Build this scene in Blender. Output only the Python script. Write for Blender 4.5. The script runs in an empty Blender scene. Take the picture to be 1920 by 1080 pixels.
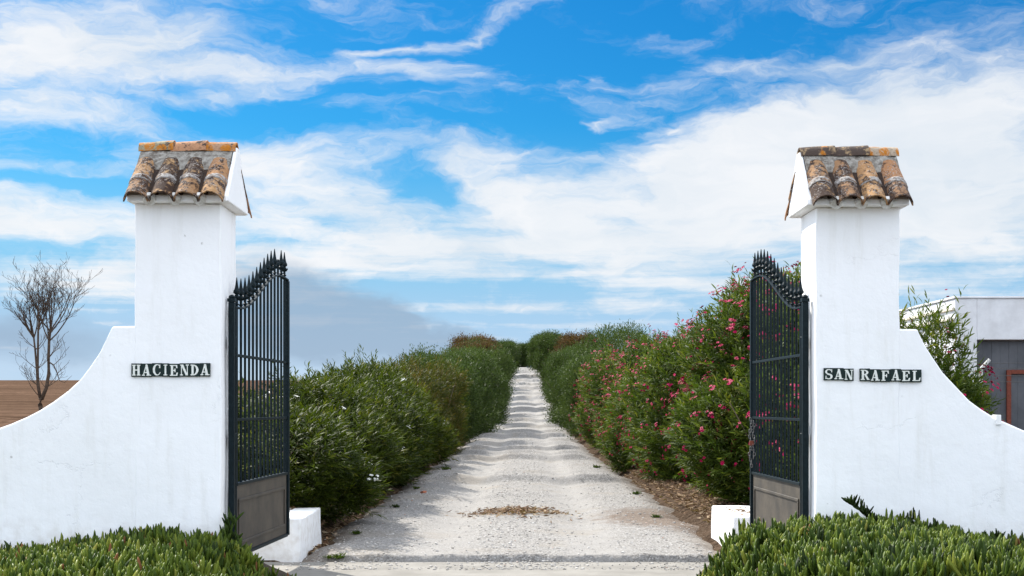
import bpy, bmesh, math, random
import numpy as np
from mathutils import Vector, Matrix, noise as mnoise
R = math.radians
random.seed(11)
rng = np.random.default_rng(11)
scn = bpy.context.scene
COL = scn.collection
FPX = 2667.0
EYE = 1.64
EXPO = 1.74
BACK = 1.47

# ------------------------------------------------------------------ helpers
def setp(o, label=None, cat=None, group=None, kind=None):
    if label: o['label'] = label
    if cat: o['category'] = cat
    if group: o['group'] = group
    if kind: o['kind'] = kind
    return o

def empty(name, loc=(0, 0, 0), **k):
    o = bpy.data.objects.new(name, None)
    o.empty_display_size = 0.1
    COL.objects.link(o)
    o.location = loc
    return setp(o, **k)

def link(name, me, mat, parent=None, loc=(0, 0, 0), **k):
    o = bpy.data.objects.new(name, me)
    COL.objects.link(o)
    if mat is not None and not me.materials:
        me.materials.append(mat)
    o.location = loc
    if parent: o.parent = parent
    return setp(o, **k)

def bm_obj(name, bm, mat, parent=None, loc=(0, 0, 0), smooth=False, bevel=0, **k):
    bmesh.ops.recalc_face_normals(bm, faces=bm.faces)
    me = bpy.data.meshes.new(name)
    bm.to_mesh(me); bm.free()
    if smooth: me.shade_smooth()
    else: me.shade_flat()
    o = link(name, me, mat, parent, loc, **k)
    if bevel:
        m = o.modifiers.new('bevel', 'BEVEL'); m.width = bevel; m.segments = 2
        m.limit_method = 'ANGLE'; m.angle_limit = R(40)
    return o

def np_mesh(name, V, polys, var=None, smooth=True):
    """polys: list of (n, k) index arrays with k corners each"""
    me = bpy.data.meshes.new(name)
    V = np.asarray(V, dtype=np.float32)
    me.vertices.add(len(V)); me.vertices.foreach_set('co', V.ravel())
    idx = np.concatenate([p.ravel() for p in polys]).astype(np.int32)
    cnt = np.concatenate([np.full(len(p), p.shape[1]) for p in polys])
    st = np.concatenate([[0], np.cumsum(cnt)[:-1]]).astype(np.int32)
    me.loops.add(len(idx)); me.loops.foreach_set('vertex_index', idx)
    me.polygons.add(len(cnt)); me.polygons.foreach_set('loop_start', st)
    me.update(calc_edges=True)
    if var is not None:
        a = me.attributes.new('var', 'FLOAT', 'POINT')
        a.data.foreach_set('value', np.asarray(var, dtype=np.float32))
    me.validate()
    if smooth: me.shade_smooth()
    else: me.shade_flat()
    return me

def box(bm, x0, x1, y0, y1, z0, z1):
    vs = [bm.verts.new((x, y, z)) for x in (x0, x1) for y in (y0, y1) for z in (z0, z1)]
    for f in ((0, 1, 3, 2), (4, 6, 7, 5), (0, 4, 5, 1), (2, 3, 7, 6), (0, 2, 6, 4), (1, 5, 7, 3)):
        bm.faces.new([vs[i] for i in f])

def tube(bm, pts, rad, n=8, cap=True):
    pts = [Vector(p) for p in pts]
    rads = rad if isinstance(rad, (list, tuple)) else [rad] * len(pts)
    rings = []
    up = Vector((0, 0, 1))
    for i, p in enumerate(pts):
        t = (pts[min(i + 1, len(pts) - 1)] - pts[max(i - 1, 0)]).normalized()
        a = t.cross(up)
        if a.length < 1e-3: a = t.cross(Vector((1, 0, 0)))
        a.normalize(); b = t.cross(a)
        rings.append([bm.verts.new(p + (a * math.cos(q) + b * math.sin(q)) * rads[i])
                      for q in [2 * math.pi * j / n for j in range(n)]])
    for i in range(len(rings) - 1):
        for j in range(n):
            bm.faces.new((rings[i][j], rings[i][(j + 1) % n], rings[i + 1][(j + 1) % n], rings[i + 1][j]))
    if cap:
        bm.faces.new(rings[0][::-1]); bm.faces.new(rings[-1])

def lathe(bm, prof, cx, cy, n=10):
    rings = []
    for r, z in prof:
        rings.append([bm.verts.new((cx + r * math.cos(2 * math.pi * j / n), cy + r * math.sin(2 * math.pi * j / n), z)) for j in range(n)])
    for i in range(len(rings) - 1):
        for j in range(n):
            bm.faces.new((rings[i][j], rings[i][(j + 1) % n], rings[i + 1][(j + 1) % n], rings[i + 1][j]))
    bm.faces.new(rings[0][::-1]); bm.faces.new(rings[-1])

def sstep(a, b, x):
    t = np.clip((x - a) / (b - a), 0, 1)
    return t * t * (3 - 2 * t)

# ------------------------------------------------------------------ materials
class NT:
    def __init__(s, tree): s.t = tree; s.n = tree.nodes; s.l = tree.links
    def node(s, ty, **props):
        n = s.n.new(ty)
        for k, v in props.items(): setattr(n, k, v)
        return n
    def _in(s, sock, v):
        if hasattr(v, 'is_linked') or isinstance(v, bpy.types.NodeSocket): s.l.new(v, sock)
        elif isinstance(v, (tuple, list)) and len(v) == 3 and sock.type == 'RGBA': sock.default_value = (*v, 1)
        else: sock.default_value = v
    def noise(s, vec, scale, detail=4, rough=.55, dist=0., out='Fac'):
        n = s.node('ShaderNodeTexNoise'); s.l.new(vec, n.inputs['Vector'])
        n.inputs['Scale'].default_value = scale; n.inputs['Detail'].default_value = detail
        n.inputs['Roughness'].default_value = rough; n.inputs['Distortion'].default_value = dist
        return n.outputs[out]
    def vor(s, vec, scale, feature='F1', out='Distance', rnd=1.0):
        n = s.node('ShaderNodeTexVoronoi', feature=feature); s.l.new(vec, n.inputs['Vector'])
        n.inputs['Scale'].default_value = scale; n.inputs['Randomness'].default_value = rnd
        return n.outputs[out]
    def math(s, op, a, b=0., c=0., clamp=False):
        n = s.node('ShaderNodeMath', operation=op, use_clamp=clamp)
        s._in(n.inputs[0], a); s._in(n.inputs[1], b); s._in(n.inputs[2], c)
        return n.outputs[0]
    def ramp(s, fac, stops, interp='LINEAR'):
        n = s.node('ShaderNodeValToRGB'); n.color_ramp.interpolation = interp
        s.l.new(fac, n.inputs[0]); cr = n.color_ramp
        while len(cr.elements) < len(stops): cr.elements.new(.5)
        for e, (p, c) in zip(cr.elements, stops):
            e.position = p; e.color = (*c, 1) if isinstance(c, (tuple, list)) else (c, c, c, 1)
        return n.outputs[0]
    def mr(s, v, a, b, c=0., d=1., smooth=True):
        n = s.node('ShaderNodeMapRange', interpolation_type='SMOOTHSTEP' if smooth else 'LINEAR')
        s._in(n.inputs[0], v); n.inputs[1].default_value = a; n.inputs[2].default_value = b
        n.inputs[3].default_value = c; n.inputs[4].default_value = d
        return n.outputs[0]
    def mix(s, f, a, b, mode='MIX'):
        n = s.node('ShaderNodeMix', data_type='RGBA', blend_type=mode)
        s._in(n.inputs[0], f); s._in(n.inputs[6], a); s._in(n.inputs[7], b)
        return n.outputs[2]
    def mapping(s, vec, loc=(0, 0, 0), rot=(0, 0, 0), scale=(1, 1, 1), ty='POINT'):
        n = s.node('ShaderNodeMapping', vector_type=ty); s.l.new(vec, n.inputs[0])
        n.inputs[1].default_value = loc; n.inputs[2].default_value = rot; n.inputs[3].default_value = scale
        return n.outputs[0]
    def bump(s, h, strength, dist, prev=None):
        n = s.node('ShaderNodeBump'); s.l.new(h, n.inputs['Height'])
        n.inputs['Strength'].default_value = strength; n.inputs['Distance'].default_value = dist
        if prev is not None: s.l.new(prev, n.inputs['Normal'])
        return n.outputs[0]

def newmat(name):
    m = bpy.data.materials.new(name); m.use_nodes = True
    t = NT(m.node_tree); t.n.clear()
    out = t.node('ShaderNodeOutputMaterial'); b = t.node('ShaderNodeBsdfPrincipled')
    t.l.new(b.outputs[0], out.inputs[0])
    b.inputs['Specular IOR Level'].default_value = .3
    t.b = b; t.out = out
    geo = t.node('ShaderNodeNewGeometry'); tc = t.node('ShaderNodeTexCoord')
    t.pos = geo.outputs['Position']; t.geo = geo; t.obj = tc.outputs['Object']
    return m, t

def mat_plaster():
    m, t = newmat('whitewash')
    n1 = t.noise(t.pos, 1.3, 5, .6); n2 = t.noise(t.pos, 9, 5, .6)
    st = t.noise(t.mapping(t.pos, scale=(6, 6, .7)), 1.5, 5, .65)
    col = t.mix(t.mr(n1, .3, .75), (.89, .89, .885), (.85, .85, .84))
    col = t.mix(t.math('MULTIPLY', t.mr(st, .5, .8), .34), col, (.66, .64, .58))
    # hairline cracks, only here and there
    wp = t.math('MULTIPLY', t.noise(t.pos, 3, 3), 1.)
    warp = t.node('ShaderNodeVectorMath', operation='ADD'); t.l.new(t.pos, warp.inputs[0])
    nc = t.noise(t.pos, 4, 5, .65, out='Color'); sc = t.node('ShaderNodeVectorMath', operation='SCALE')
    t.l.new(nc, sc.inputs[0]); sc.inputs['Scale'].default_value = .45; t.l.new(sc.outputs[0], warp.inputs[1])
    e = t.vor(warp.outputs[0], .8, 'DISTANCE_TO_EDGE')
    crack = t.math('MULTIPLY', t.math('SUBTRACT', 1., t.mr(e, 0., .006)), t.mr(t.noise(t.pos, .9, 2), .52, .62))
    col = t.mix(t.math('MULTIPLY', crack, .15), col, (.45, .45, .47))
    # specks of dirt
    sp = t.math('SUBTRACT', 1., t.mr(t.vor(t.pos, 3.2), .02, .05))
    spm = t.math('MULTIPLY', sp, t.mr(n2, .5, .6))
    col = t.mix(t.math('MULTIPLY', spm, .6), col, (.3, .28, .25))
    # earth splashed up near the foot
    z = t.node('ShaderNodeSeparateXYZ'); t.l.new(t.pos, z.inputs[0])
    foot = t.math('MULTIPLY', t.math('SUBTRACT', 1., t.mr(z.outputs[2], .35, .8)), t.mr(n2, .4, .7))
    col = t.mix(t.math('MULTIPLY', foot, .38), col, (.5, .44, .36))
    t.l.new(col, t.b.inputs['Base Color']); t.b.inputs['Roughness'].default_value = .85
    h = t.math('ADD', t.math('MULTIPLY', t.noise(t.pos, 7, 4, .55), 1.), t.math('MULTIPLY', t.noise(t.pos, 38, 4, .6), .25))
    bp = t.bump(h, .26, .025)
    bp = t.bump(crack, .5, -.004, bp)
    t.l.new(bp, t.b.inputs['Normal'])
    return m

def mat_tile():
    m, t = newmat('lichen_terracotta')
    oi = t.node('ShaderNodeObjectInfo'); rnd = oi.outputs['Random']
    base = t.ramp(rnd, [(0, (.34, .15, .07)), (.3, (.46, .26, .11)), (.55, (.26, .14, .075)), (.8, (.52, .33, .15)), (1, (.38, .17, .08))])
    off = t.node('ShaderNodeVectorMath', operation='ADD'); t.l.new(t.pos, off.inputs[0]); t.l.new(oi.outputs['Location'], off.inputs[1])
    v = t.pos
    n1 = t.noise(v, 14, 6, .7); n2 = t.noise(v, 40, 6, .75); n3 = t.noise(v, 7, 4, .6)
    col = t.mix(t.mr(n2, .35, .7), base, t.mix(.5, base, (.2, .12, .07)))
    dk = t.math('ADD', n1, t.math('MULTIPLY', t.math('SUBTRACT', rnd, .5), .24))
    col = t.mix(t.mr(dk, .42, .54), col, (.042, .022, .014))
    sp = t.math('MULTIPLY', t.mr(t.noise(v, 70, 4, .7), .54, .60), t.mr(n3, .4, .55))
    col = t.mix(t.math('MULTIPLY', sp, .75), col, (.38, .35, .32))
    t.l.new(col, t.b.inputs['Base Color']); t.b.inputs['Roughness'].default_value = .95
    t.l.new(t.bump(t.math('ADD', n2, n1), .7, .012), t.b.inputs['Normal'])
    return m

def mat_ridge(name, c, dark, orange, seed):
    m, t = newmat(name)
    v = t.mapping(t.pos, loc=(seed, seed * .7, 0))
    n1 = t.noise(v, 12, 6, .7); n2 = t.noise(v, 45, 5, .7)
    col = t.mix(t.mr(n2, .35, .7), c, tuple(x * .6 for x in c))
    col = t.mix(t.mr(n1, .72 - dark * .35, .78 - dark * .35), col, (.07, .05, .04))
    w = t.vor(t.mapping(v, scale=(1, 1, 1)), 11)
    o = t.math('MULTIPLY', t.mr(t.math('ADD', w, t.math('MULTIPLY', n1, .35)), .55 + orange * .2, .45 + orange * .2), t.mr(t.noise(v, 5, 2), .62 - orange * .25, .68 - orange * .25))
    col = t.mix(t.math('MULTIPLY', o, t.mr(n2, .3, .55)), col, (.42, .15, .015))
    t.l.new(col, t.b.inputs['Base Color']); t.b.inputs['Roughness'].default_value = .95
    t.l.new(t.bump(t.math('ADD', n2, n1), .6, .01), t.b.inputs['Normal'])
    return m

def mat_simple(name, c1, c2, scale=8, rough=.8, bump=.3, bd=.01, spec=.3, det=5, metal=0.):
    m, t = newmat(name)
    n = t.noise(t.pos, scale, det, .65)
    t.l.new(t.mix(t.mr(n, .3, .7), c1, c2), t.b.inputs['Base Color'])
    t.b.inputs['Roughness'].default_value = rough; t.b.inputs['Specular IOR Level'].default_value = spec
    t.b.inputs['Metallic'].default_value = metal
    if bump: t.l.new(t.bump(t.noise(t.pos, scale * 4, 4, .6), bump, bd), t.b.inputs['Normal'])
    return m

def mat_leaf(name, stops, transl=.3, rough=.58, tr=(1.3, 1.4, .7), deep=1.):
    m, t = newmat(name)
    a = t.node('ShaderNodeAttribute', attribute_name='var')
    oi = t.node('ShaderNodeObjectInfo')
    big = t.noise(t.pos, .9, 3, .6)
    f = t.math('ADD', a.outputs['Fac'], t.math('MULTIPLY', t.math('SUBTRACT', big, .5), .5))
    f = t.math('ADD', f, t.math('MULTIPLY', t.math('SUBTRACT', oi.outputs['Random'], .5), .2), clamp=True)
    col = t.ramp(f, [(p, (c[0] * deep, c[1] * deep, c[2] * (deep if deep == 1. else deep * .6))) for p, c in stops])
    t.l.new(col, t.b.inputs['Base Color']); t.b.inputs['Roughness'].default_value = rough
    t.b.inputs['Specular IOR Level'].default_value = .1
    tl = t.node('ShaderNodeBsdfTranslucent')
    t.l.new(t.mix(1., col, tr, 'MULTIPLY'), tl.inputs[0])
    ms = t.node('ShaderNodeMixShader'); ms.inputs[0].default_value = transl
    t.l.new(t.b.outputs[0], ms.inputs[1]); t.l.new(tl.outputs[0], ms.inputs[2]); t.l.new(ms.outputs[0], t.out.inputs[0])
    return m

M = {}
M['plaster'] = mat_plaster()
M['tile'] = mat_tile()
M['ridge_pale'] = mat_ridge('ridge_lichen', (.32, .27, .17), .6, 1.1, 3.1)
M['ridge_clay'] = mat_ridge('ridge_clay', (.46, .24, .13), .5, .35, 8.4)
M['ridge_clay2'] = mat_ridge('ridge_clay_lichen', (.42, .25, .15), .5, 1.1, 12.7)
M['ridge_dark'] = mat_ridge('ridge_dark', (.36, .25, .14), .82, .3, 20.2)
M['ridge_orange'] = mat_ridge('ridge_orange', (.42, .33, .24), .3, 1.3, 31.9)
M['mortar'] = mat_simple('mortar', (.36, .34, .30), (.12, .10, .08), 22, .95, .8, .015)
M['channel'] = mat_simple('dark_channel_tile', (.05, .03, .02), (.02, .013, .01), 30, .95, .8, .01)  # near-black colour for the channel tiles
M['mortar_band'] = mat_simple('weathered_lime', (.46, .44, .41), (.14, .10, .08), 38, .95, .8, .012)
M['mortar_white'] = mat_simple('white_mortar', (.75, .75, .73), (.5, .48, .43), 25, .95, .6, .008)
M['iron'] = mat_simple('gate_paint', (.004, .009, .011), (.008, .016, .020), 30, .45, .15, .002, .1)
M['panel'] = mat_simple('weathered_sheet', (.085, .070, .052), (.042, .036, .029), 3.5, .6, .1, .004, .35, 6)
M['glaze'] = mat_simple('green_glaze', (.002, .011, .012), (.005, .02, .014), 40, .3, .1, .002, .2)
M['letter'] = mat_simple('letter_glaze', (.78, .79, .74), (.6, .62, .56), 70, .4, .1, .001, .4)
M['stem'] = mat_simple('bark', (.16, .12, .08), (.08, .06, .045), 25, .9, .6, .01)
M['tree_bark'] = mat_simple('bare_tree_bark', (.10, .068, .046), (.05, .034, .025), 12, .9, .6, .01)
M['pink'] = mat_leaf('pink_petals', [(0, (.18, .001, .022)), (.5, (.31, .002, .05)), (1, (.42, .008, .08))], .12, .6, (1, 1, 1))
M['white_petal'] = mat_leaf('white_petals', [(0, (.75, .76, .70)), (1, (.88, .88, .84))], .3, .6, (1, 1, 1))
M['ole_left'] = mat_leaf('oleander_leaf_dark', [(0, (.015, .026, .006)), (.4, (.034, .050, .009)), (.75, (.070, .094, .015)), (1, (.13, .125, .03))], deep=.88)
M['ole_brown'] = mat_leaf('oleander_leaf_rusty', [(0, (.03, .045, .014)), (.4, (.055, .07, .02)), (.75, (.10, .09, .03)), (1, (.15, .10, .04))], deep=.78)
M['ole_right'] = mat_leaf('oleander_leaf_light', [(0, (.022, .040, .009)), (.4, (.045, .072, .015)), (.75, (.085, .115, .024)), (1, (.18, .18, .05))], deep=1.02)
M['olive'] = mat_leaf('olive_leaf', [(0, (.020, .035, .014)), (.4, (.036, .056, .022)), (.75, (.058, .083, .034)), (1, (.10, .12, .058))], .2, deep=1.2)
M['dry'] = mat_leaf('dry_leaf', [(0, (.035, .024, .012)), (.4, (.085, .05, .022)), (.75, (.13, .075, .03)), (1, (.08, .09, .03))], .25)
M['ice'] = mat_leaf('succulent_leaf', [(0, (.020, .034, .009)), (.3, (.052, .088, .014)), (.65, (.13, .175, .02)), (.93, (.26, .27, .05)), (1, (.22, .10, .04))], .3, .42)
M['concrete'] = mat_simple('concrete', (.36, .34, .30), (.27, .25, .22), 3, .9, .4, .006)
M['stone'] = None
M['steel'] = mat_simple('galvanised', (.12, .12, .12), (.06, .055, .05), 60, .5, .1, .002, .4, metal=.3)
M['rust'] = mat_simple('rust_paint', (.20, .05, .03), (.12, .035, .02), 20, .8, .2, .003)
M['postwhite'] = mat_simple('post_paint', (.6, .6, .58), (.4, .39, .36), 20, .8, .2, .003)

# ------------------------------------------------------------------ terrain
def xc(Y): return .10 + .0085 * (Y - 20)
PY = np.array([-60, 14.9, 15.0, 17.5, 45, 58, 70, 82, 95, 113, 135, 165, 190, 205, 214, 235, 280, 400, 900])
PZ = np.array([-.0, .0, .05, .12, .12, .2, .42, .8, 1.28, 2.0, 3.0, 4.5, 6.1, 7.15, 7.4, 7.0, 4.5, 0, -25])
FY = np.array([-60, 12, 30, 60, 100, 150, 200, 235, 300, 400, 900])
FZ = np.array([0, .3, 1.2, 1.4, 2.25, 3.9, 5.25, 5.9, 6.0, 2, -25])
def sm_interp(Y, A, B):
    Y = np.asarray(Y, float); s = np.zeros_like(Y)
    for d, w in ((-2, .2), (0, .6), (2, .2)):
        s += w * np.interp(Y + d * sstep(20, 50, Y), A, B)
    return s
def ground_z(X, Y):
    X = np.asarray(X, float); Y = np.asarray(Y, float)
    base = sm_interp(Y, PY, PZ); f = sm_interp(Y, FY, FZ)
    w = sstep(4.5, 12, -X)
    z = base * (1 - w) + f * w
    wr = sstep(8, 60, X); z = z * (1 - wr) + (sm_interp(Y, FY, FZ) - .3) * wr
    return z

def gz(x, y): return float(ground_z(x, y))

def graded(vals, steps):
    out = []
    for (a, b), s in zip(zip(vals[:-1], vals[1:]), steps):
        out += list(np.arange(a, b, s))
    out.append(vals[-1]); return np.array(out)

def grid_mesh(name, xs, ys, zf, smooth=True):
    Xg, Yg = np.meshgrid(xs, ys, indexing='ij')
    Z = zf(Xg, Yg)
    V = np.stack([Xg, Yg, Z], -1).reshape(-1, 3)
    nx, ny = len(xs), len(ys)
    i, j = np.meshgrid(np.arange(nx - 1), np.arange(ny - 1), indexing='ij')
    a = (i * ny + j).ravel()
    return np_mesh(name, V, [np.stack([a, a + ny, a + ny + 1, a + 1], -1)], smooth=smooth)

def nz(X, Y, s, seed=0):   # cheap smooth noise
    return (np.sin(X * 1.7 * s + seed) * np.cos(Y * 1.3 * s + 1.3 * seed) + .6 * np.sin(X * 3.1 * s + Y * 2.3 * s + seed * 2) + .4 * np.cos(Y * 4.7 * s - X * 3.9 * s + seed)) / 2

def mat_ground():
    m, t = newmat('earth_and_stubble')
    s = t.node('ShaderNodeSeparateXYZ'); t.l.new(t.pos, s.inputs[0])
    n1 = t.noise(t.pos, .35, 5, .6); n2 = t.noise(t.pos, 6, 5, .65)
    row = t.noise(t.mapping(t.pos, scale=(.06, .42, 1)), 1.4, 6, .75)
    field = t.mix(t.mr(row, .35, .65), (.16, .10, .068), (.06, .037, .024))
    field = t.mix(t.math('MULTIPLY', t.mr(t.noise(t.mapping(t.pos, scale=(1.0, .22, 1)), 3.5, 5, .8), .4, .62), .55), field, (.04, .024, .016))
    field = t.mix(t.math('MULTIPLY', t.mr(n2, .4, .7), .5), field, (.09, .06, .04))
    litter = t.mix(t.mr(n2, .35, .65), (.085, .058, .04), (.035, .024, .017))
    litter = t.mix(t.mr(t.noise(t.pos, 30, 4, .7), .55, .65), litter, (.17, .135, .10))
    near = t.mr(t.math('ABSOLUTE', s.outputs[0]), 5, 8)
    t.l.new(t.mix(near, litter, field), t.b.inputs['Base Color']); t.b.inputs['Roughness'].default_value = 1.; t.b.inputs['Specular IOR Level'].default_value = 0.
    t.l.new(t.bump(t.math('ADD', n2, row), .8, .08), t.b.inputs['Normal'])
    return m

def mat_gravel():
    m, t = newmat('white_gravel')
    s = t.node('ShaderNodeSeparateXYZ'); t.l.new(t.pos, s.inputs[0])
    n1 = t.noise(t.pos, .8, 5, .6); n2 = t.noise(t.pos, 7, 5, .7); n3 = t.noise(t.pos, 55, 4, .7)
    vc = t.vor(t.pos, 62, out='Color'); vd = t.vor(t.pos, 62)
    pc = t.node('ShaderNodeSeparateColor'); t.l.new(vc, pc.inputs[0])
    col = t.ramp(pc.outputs[0], [(0, (.13, .121, .11)), (.4, (.222, .209, .192)), (.8, (.295, .28, .26)), (1, (.42, .405, .385))])
    fine = t.mix(t.mr(n3, .35, .65), (.315, .30, .28), (.235, .222, .204))
    # wheel tracks are finer and paler
    lx = t.math('SUBTRACT', s.outputs[0], t.math('MULTIPLY_ADD', s.outputs[1], .0085, -.07))
    ax = t.math('ABSOLUTE', t.math('SUBTRACT', t.math('ABSOLUTE', lx), .82))
    track = t.math('MULTIPLY', t.math('SUBTRACT', 1., t.mr(ax, .15, .5)), t.mr(n2, .25, .6))
    col = t.mix(t.math('MULTIPLY_ADD', track, .75, .15), col, fine)
    col = t.mix(t.math('MULTIPLY', t.mr(n1, .52, .7), .45), col, (.25, .215, .17))
    # earth showing on the edges and in patches
    edge = t.mr(t.math('ADD', t.math('ABSOLUTE', lx), t.math('MULTIPLY', t.math('SUBTRACT', n2, .5), 1.0)), 1.75, 2.4)
    col = t.mix(t.math('MULTIPLY', edge, .85), col, t.mix(t.mr(n3, .4, .6), (.10, .07, .05), (.21, .18, .145)))
    p1 = t.mapping(t.pos, loc=(.05, 20.0, .1), scale=(.62, .75, 1), ty='TEXTURE')
    g = t.node('ShaderNodeTexGradient', gradient_type='SPHERICAL'); t.l.new(p1, g.inputs[0])
    pt = t.mr(t.math('ADD', g.outputs[1], t.math('MULTIPLY', t.math('SUBTRACT', n2, .5), 1.2)), .35, .7)
    p2 = t.mapping(t.pos, loc=(2.2, 19.2, .1), scale=(1.6, 3.0, 1), ty='TEXTURE')
    g2 = t.node('ShaderNodeTexGradient', gradient_type='SPHERICAL'); t.l.new(p2, g2.inputs[0])
    pt2 = t.mr(t.math('ADD', g2.outputs[1], t.math('MULTIPLY', t.math('SUBTRACT', n2, .5), 1.0)), .25, .6)
    col = t.mix(t.math('MULTIPLY', t.math('MAXIMUM', pt, pt2), .8), col, t.mix(t.mr(n3, .4, .6), (.09, .06, .042), (.20, .15, .11)))
    t.l.new(col, t.b.inputs['Base Color']); t.b.inputs['Roughness'].default_value = .95
    t.b.inputs['Specular IOR Level'].default_value = .15
    h = t.math('ADD', t.math('MULTIPLY', t.math('SUBTRACT', 1., vd), t.math('SUBTRACT', 1., t.math('MULTIPLY', track, .7))), n3)
    t.l.new(t.bump(h, .6, .012, t.bump(n2, .45, .04)), t.b.inputs['Normal'])
    return m

xs = graded([-600, -80, -14, -4, 8, 20, 80, 600], [40, 3, .5, .25, .6, 3, 40])
ys = graded([-60, 8, 20, 60, 120, 260, 900], [4, .4, .5, 1.2, 3, 25])
def ground_f(X, Y):
    z = ground_z(X, Y)
    z = z + .05 * nz(X, Y, .8, 1) * sstep(2, 4, np.abs(X)) * sstep(60, 20, Y) - .02
    z -= .07 * (np.abs(X - xc(Y)) < 2.4) * (Y > 14) + .05 * (Y <= 14) * (np.abs(X) < 3)
    d = np.abs(X - xc(Y)); z += .16 * sstep(2.1, 2.9, d) * sstep(14.8, 16.5, Y) * sstep(60, 40, Y)
    return z
link('ground', grid_mesh('ground', xs, ys, ground_f), mat_ground(), kind='structure')

# gravel track with wheel ruts; added cross ridges stand in for shadow bands
SHADE_RIDGES = [(19.2, .03, .5), (23.5, .05, .7), (28.2, .19, .9), (30.6, .05, .6), (35.5, .04, .6), (39.5, .18, .9), (43.5, .12, .7), (47.5, .17, .7), (52.5, .15, .6), (56.5, .13, .6), (61.5, .2, .7),
          (67, .15, .6), (73, .16, .6), (80, .22, .7), (88, .14, .6), (96, .24, .8), (106, .16, .7), (117, .3, .9), (128, .2, .8), (140, .35, .9), (152, .25, .8), (163, .4, 1), (175, .35, 1), (187, .45, 1.1), (197, .3, 1)]
def road_f(X, Y):
    z = ground_z(X, Y) + .012
    d = X - xc(Y)
    z -= .06 * np.exp(-((np.abs(d) - .82) / .28) ** 2) * sstep(15, 19, Y)
    wob = .5 * nz(X * .5, Y * .0 + X * .4, 1.2, 3) + .14 * np.cos(d * 3.8)
    for k, (y0, a, wd) in enumerate(SHADE_RIDGES):
        yy = Y - y0 - wob * (.5 + .15 * math.sin(k * 2.1)) - .25 * np.sin(d * 1.3 + k * 1.7)
        rise = sstep(-.10 - (.12 if y0 < 45 else 0), .10, yy); fall = np.exp(-np.clip(yy, 0, None) / (2.2 + a * 5))
        z += a * .92 * sstep(2.3, 1.5, np.abs(d)) * rise * fall * (1 + .14 * np.sin(d * 1.1 + k * 2.6))
    z += .014 * nz(X, Y, 3, 5) + .009 * nz(X, Y, 9, 2) + .012 * nz(X, Y * .6, 1.9, 8)
    z -= .14 * sstep(1.95, 2.5, np.abs(d) + .18 * nz(X, Y, 1.6, 7))
    return z
rx = np.arange(-2.7, 2.7001, .1)
ry = graded([15.02, 50, 110, 212], [.09, .14, .3])
Xg, Yg = np.meshgrid(rx, ry, indexing='ij'); Xw = Xg + xc(Yg)
V = np.stack([Xw, Yg, road_f(Xw, Yg)], -1).reshape(-1, 3)
ny = len(ry); i, j = np.meshgrid(np.arange(len(rx) - 1), np.arange(ny - 1), indexing='ij'); a = (i * ny + j).ravel()
faces = [np.stack([a, a + ny, a + ny + 1, a + 1], -1)]
# front lip of the gravel layer dropping to the concrete apron
nv = len(V); lip = V.reshape(len(rx), ny, 3)[:, 0].copy(); lip[:, 1] -= .05; lip[:, 2] = -.02
V = np.concatenate([V, lip]); k = np.arange(len(rx) - 1)
faces.append(np.stack([nv + k, nv + k + 1, (k + 1) * ny, k * ny], -1))
link('road', np_mesh('road', V, faces), mat_gravel(), kind='structure')
M['apron'] = mat_simple('worn_concrete', (.25, .234, .206), (.18, .167, .145), 2.2, .9, .5, .008)
link('driveway', grid_mesh('driveway', np.arange(-2.9, 3.0, .15), np.arange(5, 15.0, .15), lambda X, Y: .003 + .004 * nz(X, Y, 2, 3)), M['apron'], kind='structure')

# loose stones
def stones(name, n, pts_fn, smin, smax, mat, label, power=2.2):
    base = bmesh.new(); bmesh.ops.create_icosphere(base, subdivisions=1, radius=1)
    bv = np.array([v.co[:] for v in base.verts]); bf = np.array([[v.index for v in f.verts] for f in base.faces]); base.free()
    X, Y = pts_fn(n)
    s = smin + (smax - smin) * rng.random(n) ** power
    sc = np.stack([s * rng.uniform(.7, 1.3, n), s * rng.uniform(.7, 1.3, n), s * rng.uniform(.4, .8, n)], -1)
    jit = rng.uniform(.8, 1.2, (n, len(bv), 1))
    ang = rng.random(n) * 6.28; c, sn = np.cos(ang), np.sin(ang)
    P = bv[None] * jit * sc[:, None]
    Q = np.stack([P[..., 0] * c[:, None] - P[..., 1] * sn[:, None], P[..., 0] * sn[:, None] + P[..., 1] * c[:, None], P[..., 2]], -1)
    z = np.where(Y > 15.02, np.maximum(road_f(X, Y), ground_f(X, Y)), .005)
    Q += np.stack([X, Y, z + s * .15], -1)[:, None]
    F = (bf[None] + (np.arange(n) * len(bv))[:, None, None]).reshape(-1, 3)
    me = np_mesh(name, Q.reshape(-1, 3), [F], np.repeat(rng.random(n), len(bv)), smooth=False)
    return link(name, me, mat, kind='stuff', label=label, cat=name.replace('_', ' '))
m, t = newmat('stones'); at = t.node('ShaderNodeAttribute', attribute_name='var')
t.l.new(t.ramp(at.outputs['Fac'], [(0, (.24, .225, .2)), (.35, (.32, .3, .28)), (.8, (.42, .40, .37)), (.97, (.55, .53, .5)), (1, (.36, .2, .13))]), t.b.inputs['Base Color'])
t.b.inputs['Roughness'].default_value = .9; M['stone'] = m
def pts_road(n):
    Y = 14.2 + 34 * rng.random(n) ** 1.7
    off = np.where(rng.random(n) < .5, rng.normal(0, .45, n), np.sign(rng.random(n) - .5) * rng.normal(1.75, .3, n))
    off = np.where(rng.random(n) < .3, rng.uniform(-2.2, 2.2, n), off)
    return xc(Y) + off, Y
stones('loose_gravel', 9000, pts_road, .004, .019, M['stone'], 'loose pale pebbles scattered over the gravel track', 2.5)

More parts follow.
